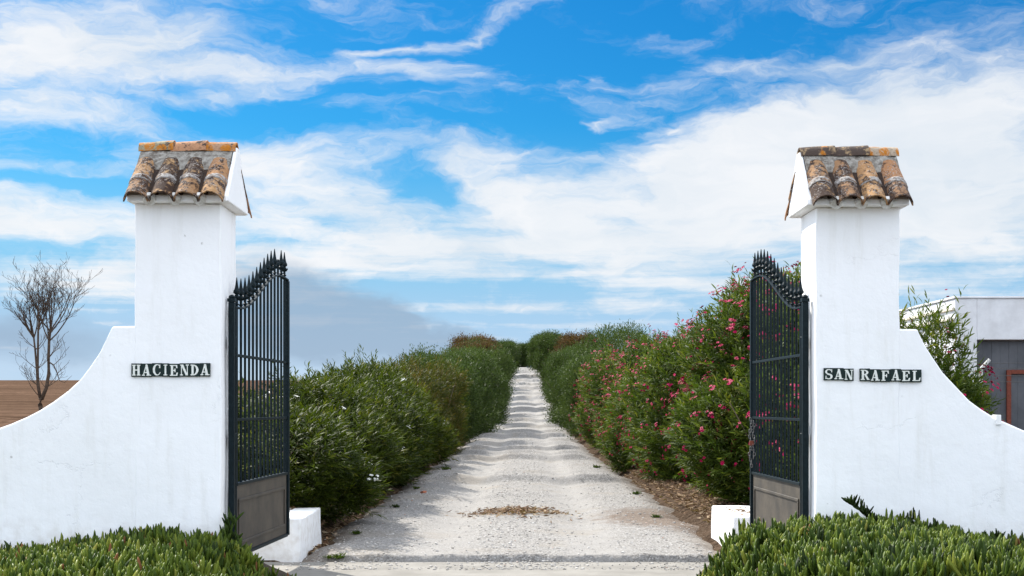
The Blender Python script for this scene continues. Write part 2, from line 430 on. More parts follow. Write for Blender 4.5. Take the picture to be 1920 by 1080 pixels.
# dry leaf litter along the hedge feet
def litter():
    n = 16000
    side = rng.random(n) < .62
    Y = 15.5 + 30 * rng.random(n) ** 1.6
    X = np.where(side, 2.75 + np.abs(rng.normal(0, .55, n)) - .35, -2.2 - np.abs(rng.normal(0, .45, n))) + xc(Y) * .6
    k = rng.random(n) < .07; X = np.where(k, rng.normal(.05, .33, n), X); Y = np.where(k, rng.normal(20.0, .4, n), Y)
    z = np.maximum(road_f(X, Y), ground_f(X, Y)) + .008 + rng.random(n) * .025
    q = 150; X[:q] = np.where(np.arange(q) % 2, rng.uniform(2.45, 2.95, q), -rng.uniform(2.5, 2.9, q)); Y[:q] = 15.3 + rng.random(q) ** .5 * 1.25; z[:q] = .462
    L = rng.uniform(.02, .06, n); W = L * rng.uniform(.15, .3, n); a = rng.random(n) * 6.28
    d = np.stack([np.cos(a), np.sin(a), rng.normal(0, .3, n)], -1); s = np.stack([-np.sin(a), np.cos(a), rng.normal(0, .5, n)], -1)
    P = np.stack([X, Y, z], -1)
    V = np.stack([P - d * L[:, None], P + s * W[:, None], P + d * L[:, None], P - s * W[:, None]], 1).reshape(-1, 3)
    V[:, 2] = np.maximum(V[:, 2], np.repeat(z, 4) - .01)
    F = np.arange(n * 4).reshape(-1, 4)
    return np_mesh('leaf_litter', V, [F], np.repeat(rng.random(n), 4), smooth=False)
M['litter'] = mat_leaf('dead_leaves', [(0, (.07, .04, .025)), (.4, (.16, .09, .05)), (.8, (.28, .19, .11)), (1, (.38, .3, .2))], .1, .8)
link('leaf_litter', litter(), M['litter'], kind='stuff', label='dry brown leaves lying along the hedge feet and track edge', cat='leaf litter')

# ------------------------------------------------------------------ gate pillars
def wob(v, amp, s=2.0):
    return mnoise.noise(Vector(v) * s) * amp

def wobbly_box(bm, x0, x1, y0, y1, z0, z1, step, amp):
    def ax(a, b): return np.linspace(a, b, max(2, int(round((b - a) / step)) + 1))
    X, Y, Z = ax(x0, x1), ax(y0, y1), ax(z0, z1)
    seen = {}
    def vert(p):
        k = tuple(round(c, 5) for c in p)
        if k not in seen:
            d = Vector((mnoise.noise(Vector(p) * 2.1), mnoise.noise(Vector(p) * 2.1 + Vector((9, 0, 0))), 0)) * amp + Vector((0, 0, mnoise.noise(Vector(p) * 2.1 + Vector((0, 9, 0))) * amp * .6))
            seen[k] = bm.verts.new(Vector(p) + d)
        return seen[k]
    def face(A, B, f):
        for i in range(len(A) - 1):
            for j in range(len(B) - 1):
                bm.faces.new([vert(f(A[i], B[j])), vert(f(A[i + 1], B[j])), vert(f(A[i + 1], B[j + 1])), vert(f(A[i], B[j + 1]))])
    for c in (x0, x1): face(Y, Z, lambda a, b, c=c: (c, a, b))
    for c in (y0, y1): face(X, Z, lambda a, b, c=c: (a, c, b))
    for c in (z0, z1): face(X, Y, lambda a, b, c=c: (a, b, c))

def wing_mesh(xs_, tops, y0, y1, name):
    """wall with a curved top; xs_ ascending, tops heights"""
    bm = bmesh.new(); nzz = 14
    cols = []
    for x, h in zip(xs_, tops):
        col = []
        for y in (y0, y1):
            col.append([bm.verts.new((x, y + wob((x, y, h * q / nzz), .009, 1.6), h * q / nzz)) for q in range(nzz + 1)])
        cols.append(col)
    for a, b in zip(cols[:-1], cols[1:]):
        for s in (0, 1):
            for q in range(nzz):
                bm.faces.new((a[s][q], b[s][q], b[s][q + 1], a[s][q + 1]))
        bm.faces.new((a[0][-1], b[0][-1], b[1][-1], a[1][-1]))
    for c in (cols[0], cols[-1]):
        for q in range(nzz):
            bm.faces.new((c[0][q], c[1][q], c[1][q + 1], c[0][q + 1]))
    return bm

def half_tile(bm, p0, p1, up, r0, r1, th=.012, n=9, seed=0, spread=1.0):
    """curved clay tile: half shell from p0 (low end) to p1 (high end)"""
    p0, p1, up = Vector(p0), Vector(p1), Vector(up).normalized()
    t = (p1 - p0).normalized(); side = t.cross(up).normalized(); up = side.cross(t)
    ns = 7; rings = []
    for i in range(ns + 1):
        f = i / ns; c = p0.lerp(p1, f); r = r0 + (r1 - r0) * f
        ro, ri = [], []
        for j in range(n + 1):
            q = math.pi * (j / n)
            d = side * math.cos(q) * spread + up * math.sin(q)
            w = 1 + .05 * mnoise.noise(Vector((seed * 3.7 + q, f * 2, seed)))
            e = (t * mnoise.noise(Vector((q * 2, seed * 5.1, i))) * .008) if i in (0, ns) else Vector()
            ro.append(bm.verts.new(c + d * r * w + e)); ri.append(bm.verts.new(c + d * (r * w - th) + e))
        rings.append((ro, ri))
    for (a, ai), (b, bi) in zip(rings[:-1], rings[1:]):
        for j in range(n):
            bm.faces.new((a[j], a[j + 1], b[j + 1], b[j])); bm.faces.new((ai[j], bi[j], bi[j + 1], ai[j + 1]))
        bm.faces.new((a[0], b[0], bi[0], ai[0])); bm.faces.new((a[n], ai[n], bi[n], b[n]))
    for ro, ri in (rings[0], rings[-1]):
        for j in range(n): bm.faces.new((ro[j], ri[j], ri[j + 1], ro[j + 1]))

def pillar(x0, x1, yf, yb, ztop, capx, capy, ridge, wing_pts, sign, label, ridge_mats, seed):
    root = empty('gate_pillar', ((x0 + x1) / 2, (yf + yb) / 2, 0), label=label, cat='pillar', group='tiled pillars of the entrance')
    L = Vector(root.location)
    def par(o): o.location = -L; o.parent = root; return o
    bm = bmesh.new(); wobbly_box(bm, x0, x1, yf, yb, 0, ztop, .17, .012)
    par(bm_obj('shaft', bm, M['plaster'], smooth=False, bevel=.012)).data.shade_smooth()
    o = root.children[-1]; o.data.set_sharp_from_angle(angle=R(35))
    xs_, tops = zip(*sorted(wing_pts))
    o = par(bm_obj('wing_wall', wing_mesh(xs_, tops, yf + .005, yf + .34, 'wing'), M['plaster'], bevel=.014)); o.data.shade_smooth(); o.data.set_sharp_from_angle(angle=R(40))
    # cap: gabled plaster body with raised end cheeks
    cx0, cx1 = capx; cy0, cy1 = capy; ym = (cy0 + cy1) / 2
    bm = bmesh.new()
    def prism(xa, xb, prof):
        A = [bm.verts.new((xa, y, z)) for y, z in prof]; B = [bm.verts.new((xb, y, z)) for y, z in prof]
        n = len(prof); bm.faces.new(A); bm.faces.new(B[::-1])
        for i in range(n): bm.faces.new((A[i], A[(i + 1) % n], B[(i + 1) % n], B[i]))
    zt = ztop
    prism(cx0, cx1, [(cy0, zt), (cy0, zt + .05), (ym, ridge - .09), (cy1, zt + .05), (cy1, zt)])
    par(bm_obj('cap_body', bm, M['plaster'], bevel=.008)); cap = root.children[-1]
    bm = bmesh.new()
    for xa, xb in (((cx1 - .022, cx1 + .012),) if sign < 0 else ((cx0 - .012, cx0 + .022),)):
        prism(xa, xb, [(cy0 + .01, zt + .003), (cy0 + .01, zt + .05), (ym - .05, ridge - .05), (ym + .05, ridge - .05), (cy1 - .01, zt + .05), (cy1 - .01, zt + .003)])
    o = bm_obj('gable_cheek', bm, M['plaster'], cap, bevel=.01)
    # sloping courses of curved tiles, front and back
    n = 4; sp = (cx1 - cx0) / n
    zr = ridge - .10
    k = 0
    for fb in (-1, 1):
        ye = cy0 - .06 if fb < 0 else cy1 + .06
        e = Vector((0, ye, zt - .022)); top = Vector((0, ym, zr + .0)); d = (top - e).normalized()
        nrm = Vector((0, -d.z * (1 if fb < 0 else -1), abs(d.y)))
        for i in range(n):
            x = cx0 + sp * (i + .5) + sign * (.012 if fb < 0 else -.03)
            for c in range(2):
                s0 = 0 if c == 0 else .235; s1 = .30 if c == 0 else .56
                bm = bmesh.new(); lift = .012 if c == 0 else .002
                jx = random.uniform(-.006, .006)
                p0 = e + d * s0 + nrm * lift + Vector((x + jx, 0, 0)); p1 = e + d * s1 + nrm * (lift - .012) + Vector((x + jx * .3, 0, 0))
                r = sp * .505
                half_tile(bm, p0, p1, nrm, r * (1.0 if c == 0 else .98), r * .88, seed=seed + k); k += 1
                o = bm_obj('roof_tile', bm, M['tile'], cap, smooth=True); o.data.set_sharp_from_angle(angle=R(50))
        # mortar filling between the tiles and up to the ridge
        bm = bmesh.new()
        for i in range(1, n):
            x = cx0 + sp * i
            tube(bm, [e + d * q + nrm * (-.005) + Vector((x, 0, 0)) for q in (.10, .2, .42)], sp * .27, 12)
        o = bm_obj('channel_tile', bm, M['channel'], cap, smooth=True); o.data.set_sharp_from_angle(angle=R(50))
        bm = bmesh.new()
        for i in range(1, n):
            x = cx0 + sp * i
            tube(bm, [e + d * q + nrm * (.004) + Vector((x + sign * .012, 0, 0)) for q in (.03, .07)], [sp * .25, sp * .26], 14)
        o = bm_obj('mortar_plug', bm, M['mortar_white'], cap, smooth=True); o.data.set_sharp_from_angle(angle=R(50))
        bm = bmesh.new()
        a = e + d * .45; b = e + d * .70
        q = nrm * .062
        nX = 24; rows = []
        for s_, off in ((.44, .035), (.5, .06), (.58, .068), (.68, .07)):
            rows.append([bm.verts.new(e + d * s_ + nrm * (off + .012 * mnoise.noise(Vector((ix * .5, s_ * 9, seed)))) + Vector((cx0 + .022 + (cx1 - cx0 - .044) * ix / nX, 0, 0))) for ix in range(nX + 1)])
        for r0_, r1_ in zip(rows[:-1], rows[1:]):
            for ix in range(nX): bm.faces.new((r0_[ix], r0_[ix + 1], r1_[ix + 1], r1_[ix]))
        bm_obj('ridge_mortar', bm, M['mortar'], cap, smooth=True)
        # lime bands over the overlap of the two courses
        for i in range(n):
            bm = bmesh.new(); x = cx0 + sp * (i + .5) + sign * .012
            p0 = e + d * .222 + nrm * .004 + Vector((x, 0, 0)); p1 = e + d * .28 + nrm * .0 + Vector((x, 0, 0))
            half_tile(bm, p0, p1, nrm, sp * .490, sp * .502, th=.03, seed=seed + i + 50)
            bm_obj('lime_band', bm, M['mortar_band'], cap, smooth=True)
    W = cx1 - cx0; cuts = [0, .335, .68, 1.0]
    for i in range(3):
        bm = bmesh.new(); xa = cx0 + W * cuts[i] + .0; xb = cx0 + W * cuts[i + 1] + (.02 if i < 2 else 0)
        half_tile(bm, (xa, ym + (-.006, .004, -.002)[i], ridge - .092 + (.002, .0, .008)[i]), (xb, ym + (.004, -.006, .003)[i], ridge - .088 + (.010, .006, -.002)[i]), (0, 0, 1), (.088, .094, .09)[i], (.10, .101, .093)[i], th=.014, seed=seed + i + 90, spread=1.05)
        bm_obj('ridge_tile', bm, M[ridge_mats[i]], cap, smooth=True).data.set_sharp_from_angle(angle=R(50))
    return root

def PX(px, Y): return (px - 960) * Y / FPX
def PZ_(py, Y): return EYE - (py - 761) * Y / FPX
YF = 12.3
lw = [(262, 611), (211, 611.7), (208, 616), (200, 633), (187, 660), (167, 690), (150, 712), (127, 733), (100, 753), (73, 770), (50, 782), (20, 795), (0, 802), (-60, 820), (-140, 836), (-300, 848), (-900, 852)]
rw = [(1676, 616.7), (1721, 617), (1722.5, 622), (1733.6, 645), (1743, 660.5), (1756, 680), (1768, 698), (1782, 713), (1799, 731), (1818, 751), (1840.5, 767.5), (1865.5, 783), (1893, 795), (1920, 807), (1990, 826), (2080, 840), (2250, 850), (2900, 854)]
def dens(pts):
    P = [(PX(a, YF), PZ_(b, YF)) for a, b in pts]; P.sort()
    out = []
    for (a, za), (b, zb) in zip(P[:-1], P[1:]):
        n = max(1, int(math.ceil((b - a) / .12)))
        if n > 12: n = 12
        out += [(a + (b - a) * q / n, za + (zb - za) * q / n) for q in range(n)]
    out.append(P[-1]); return out
left_pillar = pillar(-3.262, -2.518, YF, 12.98, 3.39, (-3.295, -2.44), (12.16, 13.1), 3.975, dens(lw), -1,
       'white pillar carrying the word HACIENDA, with a small tiled roof and curved wing wall', ['ridge_pale', 'ridge_clay', 'ridge_clay2'], 1)
right_pillar = pillar(2.629, 3.353, YF, 12.93, 3.357, (2.54, 3.40), (12.16, 13.02), 3.925, dens(rw), 1,
       'white pillar carrying the words SAN RAFAEL, with a small tiled roof and curved wing wall', ['ridge_dark', 'ridge_dark', 'ridge_orange'], 40)
# little lump of whitewashed mortar sticking up from the right wing
bm = bmesh.new(); wobbly_box(bm, PX(1867, YF), PX(1877, YF), YF - .012, YF + .1, PZ_(790, YF) - .03, PZ_(778, YF), .03, .008)
o = bm_obj('mortar_lump', bm, M['plaster'], right_pillar, bevel=.004); o.location = -Vector(right_pillar.location)

# ------------------------------------------------------------------ tile lettering
def strip(a, b): return [[a[i], a[i + 1], b[i + 1], b[i]] for i in range(len(a) - 1)]
def rect(x0, y0, x1, y1): return [(x0, y0), (x1, y0), (x1, y1), (x0, y1)]
def arc(cx, cy, rx, ry, a0, a1, n=14):
    return [(cx + rx * math.cos(R(a0 + (a1 - a0) * i / n)), cy + ry * math.sin(R(a0 + (a1 - a0) * i / n))) for i in range(n + 1)]
def glyph(c):
    T = .25; s = .09
    if c == 'I': return [rect(.37, 0, .63, 1), rect(.2, 0, .8, s), rect(.2, 1 - s, .8, 1)]
    if c == 'H': return [rect(.1, 0, .36, 1), rect(.64, 0, .9, 1), rect(0, 0, .44, s), rect(.56, 0, 1, s), rect(0, 1 - s, .44, 1), rect(.56, 1 - s, 1, 1), rect(.3, .46, .7, .56)]
    if c == 'A': return [[(.04, 0), (.16, 0), (.56, 1), (.42, 1)], [(.58, 0), (.88, 0), (.62, 1), (.38, 1)], rect(-.04, 0, .3, s), rect(.5, 0, 1.04, s), [(.2, .24), (.72, .24), (.7, .34), (.24, .34)], [(.36, .9), (.64, .9), (.56, 1.04), (.42, 1.04)]]
    if c == 'E' or c == 'F':
        g = [rect(.12, 0, .38, 1), rect(0, 0, .48, s), rect(0, 1 - s, .8, 1), [(.74, .72), (.9, .7), (.86, 1), (.68, 1)], rect(.3, .46, .6, .55), [(.54, .34), (.66, .34), (.66, .67), (.54, .67)]]
        if c == 'E': g += [rect(.3, 0, .85, s), [(.7, 0), (.88, 0), (.96, .32), (.8, .28)]]
        return g
    if c == 'L': return [rect(.12, 0, .38, 1), rect(0, 1 - s, .52, 1), rect(0, 0, .85, s), [(.7, 0), (.9, 0), (.98, .34), (.82, .3)]]
    if c == 'N': return [rect(.1, 0, .2, 1), rect(.8, 0, .9, 1), [(.08, 1), (.36, 1), (.92, 0), (.66, 0)], rect(-.02, 0, .34, s), rect(0, 1 - s, .3, 1), rect(.66, 1 - s, 1.02, 1)]
    if c == 'C': return strip(arc(.52, .5, .5, .53, 48, 312), arc(.58, .5, .3, .44, 55, 305)) + [[(.76, .66), (.92, .66), (.92, 1), (.84, 1)], [(.74, .1), (.86, .12), (.94, .3), (.86, .28)]]
    if c == 'D': return [rect(.12, 0, .38, 1), rect(0, 0, .3, s), rect(0, 1 - s, .3, 1)] + strip(arc(.3, .5, .66, .5, 90, -90), arc(.3, .5, .38, .41, 90, -90))
    if c == 'R': return [rect(.12, 0, .38, 1), rect(0, 0, .48, s), rect(0, 1 - s, .3, 1)] + strip(arc(.36, .74, .54, .26, 90, -90), arc(.36, .74, .28, .17, 90, -90)) + [[(.44, .5), (.66, .52), (.98, .06), (.74, 0)], rect(.72, 0, 1.04, s)]
    if c == 'S':
        A = arc(.5, .74, .44, .28, 30, 250, 12); B = arc(.52, .75, .24, .17, 40, 235, 12)
        C = arc(.5, .27, .46, .29, 70, -150, 12); D = arc(.47, .26, .24, .18, 75, -140, 12)
        return strip(A, B) + strip(C, D) + [[(.32, .50), (.22, .66), (.66, .36), (.68, .5)], [(.3, .46), (.3, .62), (.72, .52), (.7, .36)], [(.78, .7), (.9, .68), (.9, 1), (.82, 1)], [(.08, .02), (.18, .02), (.22, .34), (.1, .34)]]
def sign(word, px0, px1, py0, py1, tilt, label):
    x0, x1 = PX(px0, YF), PX(px1, YF); z1, z0 = PZ_(py0, YF), PZ_(py1, YF)
    wts = [.68 if c == 'I' else 1. for c in word]; tot = sum(wts); w1 = (x1 - x0) / tot
    root = empty('name_sign', ((x0 + x1) / 2, YF - .003, (z0 + z1) / 2), label=label, cat='sign', group='tile lettering on the gate pillars')
    L = Vector(root.location); x = x0
    for k, c in enumerate(word):
        w = w1 * wts[k]; dz = random.uniform(-.0035, .0035) + tilt * (x - x0)
        bm = bmesh.new(); box(bm, x + .0012, x + w - .0012, YF - .020, YF + .012, z0 + dz, z1 + dz)
        tl = bm_obj('letter_tile', bm, M['glaze'], root, bevel=.0015, ); tl.location = -L
        bm = bmesh.new(); gx0 = x + w * (.09 if c != 'I' else .04); gw = w * (.82 if c != 'I' else .92); h = (z1 - z0)
        for q, poly in enumerate(glyph(c)):
            y = YF - .0215 - .00012 * q
            f = [bm.verts.new((gx0 + u * gw + random.uniform(-1, 1) * .0006, y, z0 + dz + h * .09 + v * h * .81)) for u, v in poly]
            bm.faces.new(f)
        for f in bm.faces: f.normal_update()
        me_o = bm_obj('letter', bm, M['letter'], tl)
        x += w
sign('HACIENDA', 247, 395, 681.5, 706.5, .002, 'dark green glazed tiles spelling HACIENDA in white letters on the left pillar')
sign('SAN', 1543.5, 1600, 690.5, 713.5, -.01, 'three dark green glazed tiles spelling SAN in white letters')
sign('RAFAEL', 1611, 1727, 691.5, 715, -.012, 'six dark green glazed tiles spelling RAFAEL in white letters')

# ------------------------------------------------------------------ iron gates
def gate(hx, hy, fx, fy, label, broken, side):
    root = empty('iron_gate', (hx, hy, .3), label=label, cat='gate', group='wrought iron gate leaves')
    A = Vector((hx, hy, 0)); B = Vector((fx, fy, 0)); ln = (B - A).length; ang = math.atan2(fy - hy, fx - hx)
    root.rotation_euler = (0, 0, ang)
    # local frame: x along the leaf, y across, z up (root at z .3)
    zb, zp, zm1, zm2 = 0.0, .64, 1.217, 1.79
    def zt(u):
        a = .10; b = .84
        t = min(1, max(0, (u / ln - a) / (b - a))); s = t * t * (3 - 2 * t)
        drop = -.012 * max(0, (u / ln - .92) / .08)
        return 2.215 + .445 * s + drop
    bm = bmesh.new(); box(bm, -.027, .027, -.027, .027, zb - .25, 2.25)
    hp = bm_obj('hinge_post', bm, M['iron'], root, bevel=.006)
    bm = bmesh.new(); box(bm, -.034, .034, -.034, .034, 2.252, 2.285); lathe(bm, [(.024, 2.286), (.03, 2.297), (.022, 2.31), (.005, 2.318)], 0, 0)
    bm_obj('post_cap', bm, M['iron'], hp, bevel=.004)
    for z in (.12, 1.05, 1.9):
        bm = bmesh.new(); lathe(bm, [(.026, z - .05), (.032, z - .045), (.032, z + .045), (.026, z + .05)], .058, .0, 10)
        bm_obj('hinge', bm, M['iron'], root, smooth=False)
    bm = bmesh.new(); box(bm, ln - .055, ln, -.03, .03, zb, zt(ln) - .012)
    st = bm_obj('closing_stile', bm, M['iron'], root, bevel=.004)
    bm = bmesh.new(); box(bm, .085, .115, -.02, .02, zb, 2.205)
    bm_obj('hinge_stile', bm, M['iron'], root, bevel=.003)
    # curved top rail
    bm = bmesh.new(); N = 48; prev = None
    for i in range(N + 1):
        u = .07 + (ln - .07) * i / N; z = zt(u)
        ring = [bm.verts.new((u, y, z + dz)) for y, dz in ((-.022, -.008), (.022, -.008), (.022, .008), (-.022, .008))]
        if prev:
            for j in range(4): bm.faces.new((prev[j], prev[(j + 1) % 4], ring[(j + 1) % 4], ring[j]))
        else: bm.faces.new(ring[::-1])
        prev = ring
    bm.faces.new(prev); bm_obj('top_rail', bm, M['iron'], root, bevel=.002)
    for z in (zm1, zm2):
        bm = bmesh.new(); box(bm, .118, ln - .058, -.017, .017, z - .012, z + .012)
        bm_obj('cross_rail', bm, M['iron'], root, bevel=.002)
    # sheet metal panel with an applied moulding
    bm = bmesh.new(); box(bm, .118, ln - .058, -.006, .006, zb + .02, zp - .012)
    pn = bm_obj('lower_panel', bm, M['panel'], root)
    bm = bmesh.new(); box(bm, .118, ln - .058, -.024, .024, zp - .01, zp + .016); box(bm, .118, ln - .058, -.024, .024, zb - .012, zb + .018)
    bm_obj('panel_rail', bm, M['iron'], pn, bevel=.003)
    for s in (-1, 1):
        a, b, c, d = .20, ln - .15, zb + .10, zp - .13
        y0, y1 = sorted((s * .0065, s * .019))
        bm = bmesh.new()
        box(bm, a, b, y0, y1, c, c + .028); box(bm, a, b, y0, y1, d - .028, d)
        box(bm, a, a + .028, y0, y1, c + .029, d - .029); box(bm, b - .028, b, y0, y1, c + .029, d - .029)
        bm_obj('moulding', bm, M['panel'], pn, bevel=.005)
    nb = 14
    for i in range(nb):
        u = .175 + (ln - .30) * i / (nb - 1); top = zt(u)
        bm = bmesh.new(); lathe(bm, [(.012, zp + .01), (.012, top + .12)], u, 0, 8)
        b_ = bm_obj('bar', bm, M['iron'], root, smooth=True); b_.data.set_sharp_from_angle(angle=R(50))
        bm = bmesh.new()
        z = top + .02
        if i == broken:
            prof = [(.012, z + .08), (.02, z + .09), (.02, z + .11), (.008, z + .125), (.014, z + .14), (.003, z + .155)]
        else:
            prof = [(.011, z + .0), (.018, z + .006), (.018, z + .014), (.011, z + .02), (.011, z + .06), (.024, z + .068), (.027, z + .082), (.018, z + .092), (.012, z + .105),
                    (.026, z + .118), (.027, z + .135), (.017, z + .16), (.012, z + .19), (.008, z + .225), (.003, z + .268)]
        lathe(bm, [(q * 1.12, z + (w - z) * .93) for q, w in prof], u, 0, 10)
        bm_obj('finial', bm, M['iron'], b_, smooth=False)
        if i != broken:
            bm = bmesh.new()
            for s in (-1, 1):
                tube(bm, [(u, 0, z + .05), (u + s * .022, 0, z + .056), (u + s * .034, 0, z + .074), (u + s * .030, 0, z + .086)], [.006, .006, .005, .003], 5)
                tube(bm, [(u, 0, z + .05), (u, s * .022, z + .056), (u, s * .034, z + .074), (u, s * .030, z + .086)], [.006, .006, .005, .003], 5)
            bm_obj('collar_scroll', bm, M['iron'], b_)
    return root, ln, ang
gl, lnl, angl = gate(-2.462, 12.5, PX(538, 14.8), 14.8, 'dark green iron gate leaf hinged on the left pillar, one spear tip missing', 11, -1)
gr, lnr, angr = gate(2.575, 12.5, PX(1411, 14.85), 14.85, 'dark green iron gate leaf hinged on the right pillar, with a chain on its edge', -1, 1)

# chain hanging on the right leaf
chx, chy = PX(1413.5, 14.78) - .045, 14.72
chain = empty('chain', (chx, chy, 1.5), label='grey steel chain with a rusty padlock hanging from the right gate leaf', cat='chain')
bm = bmesh.new()
def torus(bm, c, R1, R2, ex, ax):
    n, k = 12, 6; rings = []
    for i in range(n):
        a = 2 * math.pi * i / n; cc = math.cos(a) * R1; ss = math.sin(a) * (R1 + ex)
        ring = []
        for j in range(k):
            b = 2 * math.pi * j / k; rr = R2 * math.cos(b); h = R2 * math.sin(b)
            p = (cc * (1 + rr / R1), h, ss * (1 + rr / (R1 + ex)))
            if ax: p = (p[1], p[0], p[2])
            ring.append(bm.verts.new((c[0] + p[0], c[1] + p[1], c[2] + p[2])))
        rings.append(ring)
    for i in range(n):
        for j in range(k): bm.faces.new((rings[i][j], rings[(i + 1) % n][j], rings[(i + 1) % n][(j + 1) % k], rings[i][(j + 1) % k]))
z = 0
for q in range(17):
    torus(bm, (.012 * math.sin(q * .9), 0, z), .011, .0045, .008, q % 2); z -= .03
for q in range(13):
    torus(bm, (.028 + .01 * math.sin(q * 1.3), -.01, -.03 - q * .03), .011, .0045, .008, (q + 1) % 2)
bm_obj('links', bm, M['steel'], chain, smooth=True)
bm = bmesh.new(); box(bm, -.012, .03, -.02, .006, -.27, -.22); bm_obj('padlock', bm, M['rust'], chain, bevel=.004)

# ------------------------------------------------------------------ low white blocks
def block(x0, x1, y0, y1, z1, label):
    bm = bmesh.new(); wobbly_box(bm, x0, x1, y0, y1, -.05, z1, .12, .014)
    o = bm_obj('stop_block', bm, M['plaster'], bevel=.015, label=label, cat='block', group='white blocks behind the gates')
    o.data.shade_smooth(); o.data.set_sharp_from_angle(angle=R(35))
block(-2.95, -2.225, 15.0, 16.6, .452, 'low whitewashed block behind the left gate leaf, beside the gravel')
block(2.375, 3.05, 15.25, 16.9, .455, 'low whitewashed block behind the right gate leaf, above the succulents')

# ------------------------------------------------------------------ leaves
def leaves_np(P, D, Nrm, L, W, var, bend=.15, segs=2):
    """lanceolate leaves: 6 verts each. P base, D direction, Nrm face normal"""
    n = len(P)
    S = np.cross(D, Nrm); S /= np.linalg.norm(S, axis=1, keepdims=True) + 1e-9
    Nn = np.cross(S, D)
    L = L[:, None]; W = W[:, None]
    m1 = P + D * L * .33 + Nn * L * bend * .25; m2 = P + D * L * .68 + Nn * L * bend * .15; tip = P + D * L - Nn * L * bend * .6
    fold = Nn * W * .25
    V = np.stack([P, m1 + S * W * .5 + fold, m1 - S * W * .5 + fold, m2 + S * W * .42 + fold, m2 - S * W * .42 + fold, tip], 1)
    b = (np.arange(n) * 6)[:, None]
    tri = np.concatenate([b + [0, 1, 2], b + [3, 5, 4]]); quad = b + [1, 3, 4, 2]
    return V.reshape(-1, 3), [tri, quad], np.repeat(var, 6)

def unit(a): return a / (np.linalg.norm(a, axis=-1, keepdims=True) + 1e-9)

def lobes_for(rx, ry, h, n, r, main=.8):
    lob = [((0, 0, h * .38), (rx * main, ry * main, h * .42 * main / .8))]
    for _ in range(n):
        a = r.random() * 6.28; q = r.uniform(.3, .72); zz = r.uniform(.12, .80)
        s = r.uniform(.28, .5) * (1 if main > .7 else .8)
        lob.append(((math.cos(a) * rx * q * (1.15 - zz * .4), math.sin(a) * ry * q * (1.15 - zz * .4), h * zz), (rx * s, ry * s, h * s * .55)))
    return lob

def sample_surface(lob, n, r, shrink=1.0):
    C = np.array([l[0] for l in lob]); S = np.array([l[1] for l in lob]) * shrink
    area = (S[:, 0] * S[:, 1] + S[:, 0] * S[:, 2] + S[:, 1] * S[:, 2]); p = area / area.sum()
    k = r.choice(len(lob), n * 2, p=p)
    d = unit(r.normal(size=(n * 2, 3)))
    P = C[k] + d * S[k]; N = unit(d / S[k])
    q = ((P[:, None] - C[None]) / (S[None] + 1e-9)); ins = (q ** 2).sum(-1); ins[np.arange(len(k)), k] = 9
    ok = (ins.min(1) > .82) & (P[:, 2] > .03)
    return P[ok][:n], N[ok][:n]

def stems_bm(lob, r, n, rad, h):
    bm = bmesh.new()
    for _ in range(n):
        c = lob[r.integers(len(lob))]
        t = Vector(c[0]) + Vector(c[1]) * 0.0 + Vector((r.normal() * c[1][0] * .45, r.normal() * c[1][1] * .45, r.uniform(0, .7) * c[1][2]))
        b = Vector((r.normal() * .16, r.normal() * .16, -.08)); b.x += t.x * .25; b.y += t.y * .25
        mid = b.lerp(t, .5) + Vector((r.normal() * .08, r.normal() * .08, .12))
        tube(bm, [b, b.lerp(mid, .6), mid, t], [rad, rad * .85, rad * .65, rad * .25], 5)
    return bm

def stems_lite(lob, r, n, rad, h): return stems_bm(lob, r, n, rad, h)

